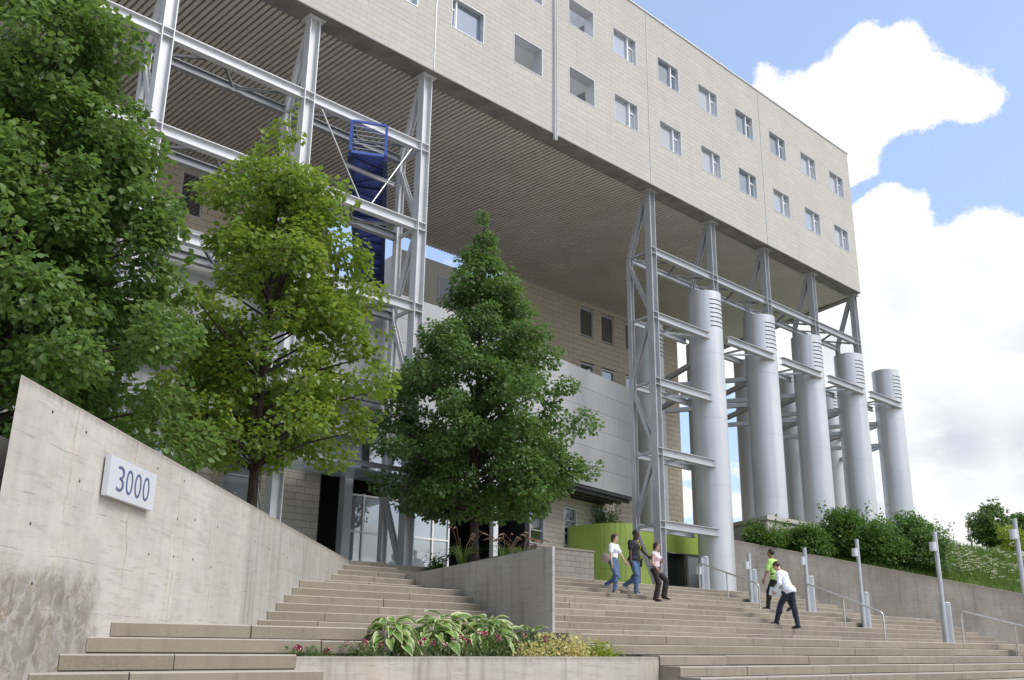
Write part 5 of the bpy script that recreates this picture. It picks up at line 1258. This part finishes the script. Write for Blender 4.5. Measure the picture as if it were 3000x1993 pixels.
class SDF:
    def __init__(s): s.p = []
    def cone(s, a, b, ra, rb, k=0.02): s.p.append(('c', np.array(a, float), np.array(b, float), ra, rb, k)); return s
    def ell(s, c, r, axes=None, k=0.02): s.p.append(('e', np.array(c, float), np.array(r, float), np.eye(3) if axes is None else np.array(axes, float), k)); return s
    def grid(s, h, cuts=(), pad=0.04, wr=0.0, seed=0, subs=()):
        lo = np.full(3, 1e9); hi = -lo
        for q in s.p:
            if q[0] == 'c': a, b, r = q[1], q[2], max(q[3], q[4]); lo = np.minimum(lo, np.minimum(a, b) - r); hi = np.maximum(hi, np.maximum(a, b) + r)
            else: r = q[2].max(); lo = np.minimum(lo, q[1] - r); hi = np.maximum(hi, q[1] + r)
        lo -= pad; hi += pad; n = np.ceil((hi - lo) / h).astype(int) + 1
        ax = [lo[i] + h * np.arange(n[i]) for i in range(3)]
        F = np.full(tuple(n), 0.5, np.float32)
        for q in s.p:
            if q[0] == 'c': a, b, r = q[1], q[2], max(q[3], q[4]); l0, h0 = np.minimum(a, b) - r, np.maximum(a, b) + r
            else: r = q[2].max(); l0, h0 = q[1] - r, q[1] + r
            kk = q[-1]; m_ = kk * 2 + 3 * h
            i0 = np.maximum(0, ((l0 - m_ - lo) / h).astype(int)); i1 = np.minimum(n, ((h0 + m_ - lo) / h).astype(int) + 2)
            sl = tuple(slice(i0[i], i1[i]) for i in range(3))
            P = np.stack(np.meshgrid(*[ax[i][sl[i]] for i in range(3)], indexing='ij'), -1)
            if q[0] == 'c':
                ba = b - a; L2 = max(ba @ ba, 1e-9); t = np.clip(((P - a) @ ba) / L2, 0, 1)
                d = np.linalg.norm(P - a - t[..., None] * ba, axis=-1) - (q[3] + (q[4] - q[3]) * t)
            else:
                L = (P - q[1]) @ q[3].T; k0 = np.linalg.norm(L / q[2], axis=-1); k1 = np.linalg.norm(L / q[2] ** 2, axis=-1); d = k0 * (k0 - 1) / np.maximum(k1, 1e-6)
            old = F[sl]; hh = np.clip(0.5 + 0.5 * (old - d) / kk, 0, 1)
            F[sl] = old * (1 - hh) + d * hh - kk * hh * (1 - hh)
        if wr:     # creases of the cloth
            rg_ = np.random.default_rng(seed); G = np.stack(np.meshgrid(*ax, indexing='ij'), -1); ws = 0
            for _ in range(7):
                kv = rg_.normal(0, 1, 3) * np.array([22, 22, 30]); ws = ws + np.sin(G @ kv + rg_.uniform(0, 6.28))
            F = F + (wr * ws / 3).astype(np.float32)
        for (pt_, nn_) in cuts:     # keep the side nn_ points away from
            G = np.stack(np.meshgrid(*ax, indexing='ij'), -1); F = np.maximum(F, ((G - np.array(pt_)) @ (np.array(nn_) / np.linalg.norm(nn_))).astype(np.float32))
        for (c_, r_, a_) in subs:     # carve an ellipsoid out
            G = np.stack(np.meshgrid(*ax, indexing='ij'), -1); L = (G - np.array(c_)) @ np.array(a_).T; k0 = np.linalg.norm(L / np.array(r_), axis=-1)
            F = np.maximum(F, ((1 - k0) * min(r_)).astype(np.float32))
        return F, lo, h
def surfnet(F, lo, h):
    n = F.shape; S = F < 0
    c = np.zeros(tuple(x - 1 for x in n), np.int8)
    for i in (0, 1):
        for j in (0, 1):
            for k in (0, 1): c += S[i:n[0] - 1 + i, j:n[1] - 1 + j, k:n[2] - 1 + k]
    act = (c > 0) & (c < 8); idx = np.argwhere(act); m_ = len(idx)
    num = np.zeros((m_, 3)); cnt = np.zeros(m_)
    cor = [(i, j, k) for i in (0, 1) for j in (0, 1) for k in (0, 1)]
    for a in cor:
        for d in range(3):
            if a[d] == 1: continue
            b = list(a); b[d] = 1
            fa = F[idx[:, 0] + a[0], idx[:, 1] + a[1], idx[:, 2] + a[2]]; fb = F[idx[:, 0] + b[0], idx[:, 1] + b[1], idx[:, 2] + b[2]]
            cr = (fa < 0) != (fb < 0); t = np.where(cr, fa / np.where(cr, fa - fb, 1), 0)
            p = np.array(a)[None, :] + np.eye(3)[d][None, :] * t[:, None]
            num += np.where(cr[:, None], p, 0); cnt += cr
    V = lo + h * (idx + num / cnt[:, None])
    vid = np.full(act.shape, -1, np.int64); vid[act] = np.arange(m_)
    Q = []
    for d in range(3):
        e1, e2 = (d + 1) % 3, (d + 2) % 3
        sl0 = [slice(None)] * 3; sl1 = [slice(None)] * 3; sl0[d] = slice(0, n[d] - 1); sl1[d] = slice(1, n[d])
        A, B = S[tuple(sl0)], S[tuple(sl1)]; ed = np.argwhere(A != B)
        ed = ed[(ed[:, e1] > 0) & (ed[:, e2] > 0) & (ed[:, e1] < n[e1] - 1) & (ed[:, e2] < n[e2] - 1)]
        def vv(o1, o2):
            q = ed.copy(); q[:, e1] += o1; q[:, e2] += o2; return vid[q[:, 0], q[:, 1], q[:, 2]]
        f = np.stack([vv(-1, -1), vv(0, -1), vv(0, 0), vv(-1, 0)], 1)
        fl = A[ed[:, 0], ed[:, 1], ed[:, 2]]; f[~fl] = f[~fl][:, ::-1]; Q.append(f)
    return V, np.concatenate(Q)
def ik(a, b, l1, l2, bend):
    a, b, bend = np.array(a, float), np.array(b, float), np.array(bend, float)
    d = b - a; L = min(np.linalg.norm(d), (l1 + l2) * 0.999); u = d / np.linalg.norm(d); b = a + u * L
    x = (l1 * l1 - l2 * l2 + L * L) / (2 * L); y = math.sqrt(max(l1 * l1 - x * x, 0)); n = bend - u * (bend @ u); n /= np.linalg.norm(n)
    return a + u * x + n * y, b

def person(label, loc, heading, Hm, pose, outfit):
    """local frame: x = the person's right, y = forward, z = up; heading = world angle of forward"""
    sc = Hm / 1.72
    t = thing('person', label, 'person', loc)
    ca, sa = math.cos(heading), math.sin(heading)
    def w2(V):  # local -> object
        V = np.asarray(V) * sc; fx, fy = ca, sa; rx, ry = sa, -ca
        return np.stack([V[:, 0] * rx + V[:, 1] * fx, V[:, 0] * ry + V[:, 1] * fy, V[:, 2]], 1)
    def emit(sdf, name, mat, h, cuts=(), wr=0.0, seed=0, parent=None, subs=()):
        V, F = surfnet(*sdf.grid(h, cuts, wr=wr, seed=seed, subs=subs)); me = npmesh(name, w2(V), F, mat, smooth=True)
        o = bpy.data.objects.new(name, me); C.objects.link(o); o.parent = parent or t; return o
    fem = outfit.get('fem', False)
    pel = np.array(pose['pelvis'], float); lean = pose.get('lean', 0.03); side = pose.get('side', 0.0)
    up_ = np.array([side, math.sin(lean), math.cos(lean)]); up_ /= np.linalg.norm(up_); rt = np.array([1.0, 0, 0]); tw = pose.get('twist', 0.0)
    rts = np.array([math.cos(tw), math.sin(tw), 0]); fw = np.cross(up_, rts)
    waist = pel + up_ * 0.16; chest = pel + up_ * 0.36; neckb = pel + up_ * 0.51; 
    hl = pose.get('headlean', lean * 0.5); hyaw = pose.get('headyaw', 0.0)
    hu = np.array([0, math.sin(hl), math.cos(hl)]); hf = np.array([-math.sin(hyaw), math.cos(hyaw) * math.cos(hl), -math.sin(hl)]); hf = hf - hu * (hf @ hu); hf /= np.linalg.norm(hf); hr = np.cross(hf, hu)
    headc = neckb + hu * 0.19 + hf * 0.015
    sw = 0.165 if fem else 0.185
    sh = {1: neckb - up_ * 0.055 + rts * sw, -1: neckb - up_ * 0.055 - rts * sw}
    hp = {1: pel + rt * 0.085 - up_ * 0.02, -1: pel - rt * 0.085 - up_ * 0.02}
    J = {}
    for sgn, nm in ((1, 'r'), (-1, 'l')):
        an = np.array(pose['ankle_' + nm], float); kn, an = ik(hp[sgn], an, 0.43, 0.42, (0.12 * sgn, 1, 0.1)); J['kn', sgn], J['an', sgn] = kn, an
        wr_ = np.array(pose['wrist_' + nm], float); el, wr_ = ik(sh[sgn], wr_, 0.29, 0.25, pose.get('elbow_' + nm, (0.5 * sgn, -1, -0.2))); J['el', sgn], J['wr', sgn] = el, wr_
    ax = np.array([rts, fw, up_])
    def torso(s, g=0.0, k=0.05):
        s.ell(pel + up_ * 0.02, (0.165 + g if fem else 0.16 + g, 0.118 + g, 0.125), ax, k)
        s.ell(waist, (0.128 + g if fem else 0.145 + g, 0.098 + g, 0.15), ax, k)
        s.ell(chest, (0.152 + g if fem else 0.175 + g, 0.112 + g, 0.165), ax, k)
        s.cone(sh[1] - rts * 0.02, sh[-1] + rts * 0.02, 0.062 + g, 0.062 + g, k)
        if fem:
            for q in (1, -1): s.ell(chest + fw * 0.085 + rts * 0.068 * q - up_ * 0.005, (0.062 + g, 0.055 + g, 0.062 + g), ax, 0.035)
        return s
    # --- body
    b = SDF(); torso(b)
    b.cone(neckb - up_ * 0.05, headc - hu * 0.05, 0.058 if not fem else 0.05, 0.052 if not fem else 0.045, 0.03)
    hax = np.array([hr, hf, hu])
    b.ell(headc + hu * 0.022 - hf * 0.008, (0.074, 0.094, 0.098), hax, 0.02).ell(headc - hu * 0.042 + hf * 0.026, (0.056, 0.062, 0.070), hax, 0.03)
    b.cone(headc + hf * 0.083 + hu * 0.012, headc + hf * 0.104 - hu * 0.022, 0.009, 0.014, 0.012)
    b.ell(headc + hf * 0.078 - hu * 0.064, (0.026, 0.014, 0.010), hax, 0.01).ell(headc + hf * 0.066 - hu * 0.098, (0.026, 0.022, 0.02), hax, 0.02).ell(headc + hf * 0.078 + hu * 0.034, (0.05, 0.014, 0.010), hax, 0.015)
    for q in (1, -1): b.ell(headc + hr * 0.078 * q - hf * 0.01 - hu * 0.005, (0.012, 0.022, 0.032), hax, 0.008)
    for q in (1, -1):
        b.cone(sh[q], J['el', q], 0.052 if not fem else 0.043, 0.040 if not fem else 0.034, 0.03).cone(J['el', q], J['wr', q], 0.040 if not fem else 0.034, 0.027 if not fem else 0.023, 0.015)
        b.cone(hp[q], J['kn', q], 0.085, 0.056, 0.04).cone(J['kn', q], J['an', q], 0.056, 0.036, 0.015)
        cm_ = J['kn', q] * 0.7 + J['an', q] * 0.3; b.ell(cm_ - np.array([0, 0.022, 0]), (0.046, 0.048, 0.11), None, 0.03)
        toe = J['an', q] + np.array([0.03 * q, 0.15, -0.055 + pose.get('toe_' + ('r' if q == 1 else 'l'), 0.0)]); b.cone(J['an', q] - np.array([0, 0.03, 0.03]), toe, 0.034, 0.026, 0.02)
        # hand: palm, four fingers, a thumb from the side of the palm
        fd = J['wr', q] - J['el', q]; fd /= np.linalg.norm(fd); hd = pose.get('hand_' + ('r' if q == 1 else 'l')); fd = fd if hd is None else np.array(hd) / np.linalg.norm(hd)
        inw = np.array([-q * 1.0, 0.15, 0]); inw = inw - fd * (inw @ fd); inw /= np.linalg.norm(inw); wd_ = np.cross(inw, fd); wd_ = wd_ if wd_[1] > 0 else -wd_
        pc = J['wr', q] + fd * 0.048; b.ell(pc, (0.016, 0.040, 0.048), np.array([inw, wd_, fd]), 0.014)
        for fi, (off, ln) in enumerate(((0.030, 0.066), (0.010, 0.076), (-0.010, 0.071), (-0.029, 0.056))):
            p0 = pc + wd_ * off + fd * 0.036; p1 = p0 + fd * ln * 0.5 + inw * 0.010; p2 = p1 + fd * ln * 0.36 + inw * (0.028 if pose.get('grip', 0) != q else 0.036)
            b.cone(p0, p1, 0.0088, 0.0082, 0.004).cone(p1, p2, 0.0082, 0.0068, 0.003)
        p0 = pc + wd_ * 0.034 - fd * 0.012; p1 = p0 + wd_ * 0.024 + fd * 0.026 + inw * 0.008; p2 = p1 + fd * 0.030 + inw * 0.010
        b.cone(p0, p1, 0.0115, 0.010, 0.006).cone(p1, p2, 0.010, 0.0078, 0.003)
    body = emit(b, 'body', outfit['skin'], 0.0075)
    # --- face
    for q in (1, -1):
        e = SDF().ell(headc + hf * 0.083 + hr * 0.031 * q + hu * 0.014, (0.012, 0.006, 0.006), hax, 0.002); emit(e, 'eye', 'eye', 0.0025, parent=t)
        e = SDF().ell(headc + hf * 0.088 + hr * 0.032 * q + hu * 0.036, (0.018, 0.006, 0.004), hax, 0.002); emit(e, 'eyebrow', outfit['hair'], 0.0025, parent=t)
    emit(SDF().ell(headc + hf * 0.090 - hu * 0.062, (0.022, 0.006, 0.006), hax, 0.002), 'mouth', 'lip', 0.003)
    # --- hair
    hs = SDF().ell(headc + hu * 0.034 - hf * 0.016, (0.088, 0.106, 0.104), hax, 0.02)
    if outfit.get('bob'):
        for q in (1, -1): hs.ell(headc + hr * 0.072 * q - hf * 0.022 - hu * 0.035, (0.026, 0.066, 0.085), hax, 0.03)
        hs.ell(headc - hf * 0.072 - hu * 0.035, (0.075, 0.036, 0.09), hax, 0.03)
        cut = [(headc + hf * 0.078 + hu * 0.058, hf * 1.0 - hu * 0.55), (headc + hf * 0.045, hf * 1.0 - hu * 0.25)] if False else [(headc + hf * 0.062 + hu * 0.060, hf - hu * 0.62)]
    elif outfit.get('balding'): cut = [(headc + hf * 0.005 + hu * 0.035, hf * 0.9 + hu * 0.18 - hu * 0.55), (headc - hu * 0.05, -hu)]
    else: cut = [(headc + hf * 0.055 + hu * 0.058, hf - hu * 0.75), (headc - hu * 0.055, -hu - hf * 0.2)]
    emit(hs, 'hair', outfit['hair'], 0.008, cut, 0.003, 5)
    # --- trousers and shoes
    fl = outfit.get('flare', 0.0); tr = SDF(); g = 0.014
    tr.ell(pel + up_ * 0.015, (0.165 + g, 0.120 + g, 0.125), ax, 0.05).ell(pel + up_ * 0.09, (0.142 + g, 0.104 + g, 0.10), ax, 0.05).ell(pel - fw * 0.045 - up_ * 0.035, (0.145, 0.09, 0.10), ax, 0.05)
    for q in (1, -1):
        low_ = J['an', q] + np.array([0, -0.006, -0.03]); tr.cone(hp[q], J['kn', q], 0.102, 0.076, 0.035).cone(J['kn', q], low_, 0.076, 0.060 + fl, 0.015).ell(J['kn', q] * 0.7 + J['an', q] * 0.3 - np.array([0, 0.02, 0]), (0.064, 0.068, 0.13), None, 0.03)
    emit(tr, 'trousers', outfit['trousers'], 0.010, [(pel + up_ * (0.115 if outfit.get('tucked') else 0.10), up_)] , 0.0035, 3)
    for q, nm in ((1, 'r'), (-1, 'l')):
        s2 = SDF(); an = J['an', q]; tz = pose.get('toe_' + nm, 0.0); dirf = np.array([0.16 * q, 1, 0]); dirf /= np.linalg.norm(dirf)
        heel = an + np.array([0, -0.045, -0.062]); ball = an + dirf * 0.10 + np.array([0, 0, -0.066 + tz * 0.75]); tip = an + dirf * 0.18 + np.array([0, 0, -0.072 + tz])
        s2.cone(heel, ball, 0.036, 0.038, 0.02).cone(ball, tip, 0.038, 0.022, 0.02)
        if not outfit.get('flat'): s2.cone(an + np.array([0, -0.01, -0.01]), heel, 0.044, 0.036, 0.02)
        emit(s2, 'shoe', outfit['shoes'], 0.007)
    # --- shirt
    shv = SDF(); g = 0.020; torso(shv, g, 0.05)
    slv = outfit['sleeve']; cuts = []
    if slv > 0:
        for q in (1, -1):
            if slv <= 1: shv.cone(sh[q], sh[q] + (J['el', q] - sh[q]) * slv, 0.074, 0.064, 0.03)
            else: shv.cone(sh[q], J['el', q], 0.072, 0.058, 0.03).cone(J['el', q], J['el', q] + (J['wr', q] - J['el', q]) * (slv - 1), 0.058, 0.046, 0.012)
    hem = outfit.get('hem', 0.02)
    if hem < 0.02: shv.ell(pel - up_ * 0.02, (0.178 + g, 0.140 + g, 0.13), ax, 0.05).ell(pel - fw * 0.045 - up_ * 0.03, (0.165, 0.112, 0.12), ax, 0.05)
    nk = outfit.get('neck', 0.0)
    shv.cone(neckb - up_ * 0.05, neckb + up_ * 0.012 - fw * 0.005, 0.082, 0.066, 0.03)
    emit(shv, 'shirt', outfit['shirt'], 0.010, [(pel + up_ * hem, -up_), (neckb + up_ * 0.035, up_)], 0.005, 7, subs=[(neckb + up_ * 0.035 + fw * (0.045 + nk * 0.4), (0.050 + nk * 0.25, 0.085, 0.035 + nk), ax)])
    if outfit.get('glasses'):
        mm = MB()
        for q in (1, -1):
            c_ = headc + hf * 0.098 + hr * 0.032 * q + hu * 0.010; rng = [c_ + hr * 0.026 * math.cos(a_) + hu * 0.018 * math.sin(a_) for a_ in np.linspace(0, 2 * math.pi, 13)]
            mm.tube([Vector(p) for p in w2(np.array(rng))], 0.003, 4, cap=False); ends = np.array([c_ + hr * 0.028 * q, headc + hr * 0.082 * q + hu * 0.012]); mm.tube([Vector(p) for p in w2(ends)], 0.0028, 4)
        o = bpy.data.objects.new('glasses', mm.mesh('glasses', 'cloth_black')); C.objects.link(o); o.parent = t; tag(o, 'dark-rimmed glasses', 'glasses'); del o['category']
    if outfit.get('belt'):
        bs_ = SDF().ell(pel + up_ * 0.10, (0.142 + 0.024, 0.104 + 0.024, 0.10), ax, 0.02); emit(bs_, 'belt', 'cloth_black', 0.007, [(pel + up_ * 0.118, up_), (pel + up_ * 0.085, -up_)])
    J['neck'], J['sh'], J['pel'], J['chest'] = neckb, sh, pel, chest
    def world(p): return Vector(w2(np.array([p]))[0]) + Vector(loc)
    J['world'] = world; J['fw'], J['rt'], J['up'] = fw, rts, up_
    return J
DOWN, UP = -math.pi / 2, math.pi / 2

# woman in a white shirt coming down, bag on her right shoulder
J1 = person('woman in a white shirt and blue jeans coming down with a shoulder bag', (24.05, 19.95, ZK[12]), DOWN + 0.15, 1.77,
            dict(pelvis=(0, -0.06, 0.92), lean=0.04, ankle_r=(0.10, 0.02, 0.085), ankle_l=(-0.07, -0.36, 0.30), toe_l=-0.06, wrist_r=(0.27, 0.04, 0.83), wrist_l=(-0.30, 0.20, 0.88), headyaw=0.25, headlean=0.12),
            dict(skin='skin_light', hair='hair_brown', bob=True, fem=True, shirt='cloth_white', sleeve=0.62, hem=0.06, neck=0.05, trousers='denim', shoes='shoe_pale', belt=True, tucked=True))
# man in black
J2 = person('man in a black v-neck shirt and blue jeans coming down the stairs looking down', (25.10, 20.0, ZK[12]), DOWN + 0.1, 1.98,
            dict(pelvis=(0, -0.04, 0.925), lean=0.03, ankle_r=(0.11, 0.08, 0.085), ankle_l=(-0.08, -0.40, 0.30), toe_l=-0.09, wrist_r=(0.29, 0.06, 0.80), wrist_l=(-0.34, 0.22, 1.03), elbow_l=(-0.9, -0.6, -0.1), headyaw=0.1, headlean=0.30),
            dict(skin='skin_dark', hair='hair_black', shirt='cloth_black', sleeve=0.55, hem=-0.02, neck=0.10, trousers='denim', shoes='shoe_white'))
# woman in pink
J3 = person('woman in a sleeveless pink top, glasses and dark flared trousers coming down the stairs', (25.72, 19.62, ZK[11]), DOWN + 0.2, 1.80,
            dict(pelvis=(0, -0.05, 0.915), lean=0.03, ankle_r=(0.09, -0.02, 0.085), ankle_l=(-0.10, 0.16, 0.17), toe_l=-0.05, wrist_r=(0.22, 0.14, 0.90), wrist_l=(-0.20, 0.10, 1.14), elbow_l=(-0.8, -0.7, -0.4), headyaw=0.15, headlean=0.18),
            dict(skin='skin_light', hair='hair_brown', bob=True, fem=True, glasses=True, shirt='cloth_pink', sleeve=0.0, hem=0.03, neck=0.09, trousers='trouser_brown', flare=0.03, shoes='shoe_black', flat=True))
# man in lime polo going up
J4 = person('man in a lime green polo shirt and black trousers climbing the stairs', (29.45, 17.92, ZK[10]), UP + 0.1, 1.93,
            dict(pelvis=(0, -0.26, 0.90), lean=0.16, ankle_l=(-0.09, 0.0, 0.085), ankle_r=(0.10, -0.72, -0.02), toe_r=-0.09, wrist_l=(-0.30, -0.02, 0.78), wrist_r=(0.28, -0.12, 0.85), headlean=0.08, elbow_l=(-0.6, -1, 0)),
            dict(skin='skin_tan', hair='hair_black', balding=True, shirt='cloth_lime', sleeve=0.8, hem=-0.10, neck=0.02, trousers='cloth_black', shoes='shoe_black'))
# man in white bending forward
J5 = person('man in a white shirt and dark jeans leaning forward, climbing with a laptop', (27.75, 16.62, ZK[7]), UP + 0.05, 2.0,
            dict(pelvis=(0, -0.38, 0.855), lean=0.40, ankle_l=(-0.09, 0.0, 0.085), ankle_r=(0.10, -0.52, -0.075), toe_r=-0.02, wrist_l=(-0.24, -0.10, 0.83), wrist_r=(0.27, -0.02, 0.90), headlean=0.55, grip=-1, elbow_l=(-0.5, -1, 0.1), hand_l=(0.2, 0.55, -0.75)),
            dict(skin='skin_light', hair='hair_brown', glasses=True, shirt='cloth_white', sleeve=1.93, hem=-0.10, neck=0.0, trousers='denim_dark', shoes='shoe_black'))
# what they carry
W1 = J1['world']; sb = W1(J1['pel'] + np.array([0.24, -0.12, 0.10]))
t = thing('shoulder_bag', 'soft grey-beige bag hanging at the hip of the woman in white', 'bag', tuple(sb))
V, F = surfnet(*SDF().ell((0, 0, 0), (0.085, 0.17, 0.145), None, 0.02).ell((0, 0, 0.06), (0.05, 0.14, 0.09), None, 0.05).grid(0.012, wr=0.006)); 
R2 = np.array([[math.sin(DOWN + .15), math.cos(DOWN + .15)], [-math.cos(DOWN + .15), math.sin(DOWN + .15)]])
V[:, :2] = V[:, :2] @ R2.T
o = bpy.data.objects.new('pouch', npmesh('pouch', V, F, 'bag_grey', smooth=True)); C.objects.link(o); o.parent = t
m = MB(); s1 = W1(J1['sh'][1] + np.array([-0.03, 0, 0.075])); fwd1 = W1(J1['sh'][1] + np.array([-0.01, 0.09, 0.0])); bk1 = W1(J1['sh'][1] + np.array([0.0, -0.10, 0.0]))
up_b = sb + uz * 0.12
m.tube([up_b, (up_b + fwd1) / 2 + Vector((-0.05, -0.03, 0)), fwd1, s1, bk1, (bk1 + up_b) / 2 + Vector((-0.05, 0.03, 0)), up_b], 0.013, 6); m.build('strap', 'bag_grey', t)
W2_ = J2['world']; sb = W2_(J2['pel'] + np.array([-0.27, -0.05, -0.02]))
t = thing('messenger_bag', 'black and lime messenger bag at the side of the man in black', 'bag', tuple(sb))
m = MB(); m.obox(sb, (0.055, 0, 0), (0.03, 0.17, 0.02), (0, -0.02, 0.16)); m.build('pouch', 'cloth_black', t)
m = MB(); m.obox(sb + Vector((-0.035, -0.02, 0.04)), (0.03, 0, 0), (0.02, 0.15, 0.02), (0, -0.02, 0.10)); m.build('flap', 'lime_trim', t)
m = MB(); m.tube([sb + uz * 0.15, W2_(J2['chest'] + np.array([-0.12, 0.14, 0.0])), W2_(J2['sh'][-1] + np.array([0.07, 0.05, 0.08])), W2_(J2['sh'][-1] + np.array([0.05, -0.11, 0.0])), W2_(J2['pel'] + np.array([-0.22, -0.14, 0.2])), sb + uz * 0.15], 0.014, 6); m.build('strap', 'lime_trim', t)
W3 = J3['world']; hd = W3(J3['wr', -1])
t = thing('dark_handbag', 'long dark bag held at the shoulder of the woman in pink', 'bag', tuple(hd))
p0 = W3(J3['sh'][-1] + np.array([-0.01, -0.09, -0.35])); 
V, F = surfnet(*SDF().ell((0, 0, 0), (0.07, 0.11, 0.25), None, 0.02).grid(0.012, wr=0.006)); V = V + np.array(p0 - hd)
o = bpy.data.objects.new('pouch', npmesh('pouch', V, F, 'trouser_brown', smooth=True)); C.objects.link(o); o.parent = t
m = MB(); m.tube([p0 + uz * 0.22, W3(J3['sh'][-1] + np.array([0.0, -0.06, 0.06])), W3(J3['sh'][-1] + np.array([0.02, 0.07, 0.02])), hd + Vector((0, 0, 0.02)), p0 + uz * 0.1], 0.014, 6); m.build('strap', 'trouser_brown', t)
W5 = J5['world']; hd = W5(J5['wr', -1])
t = thing('laptop', 'silver laptop held against the leg of the man in the white shirt', 'laptop', tuple(hd))
lf = Vector((math.cos(UP + 0.05), math.sin(UP + 0.05), 0)); lc = hd + Vector((0.05, 0, -0.03)) + lf * 0.03
m = MB(); ly = (lf * 0.96 + uz * 0.26).normalized(); lz = (uz * 0.96 - lf * 0.26).normalized(); m.obox(lc, ly.cross(lz) * 0.007, ly * 0.185, lz * 0.125); m.build('lid', 'laptop', t)
m = MB(); m.obox(lc + ly.cross(lz) * 0.0145, ly.cross(lz) * 0.006, ly * 0.184, lz * 0.124); m.build('base', 'laptop', t)
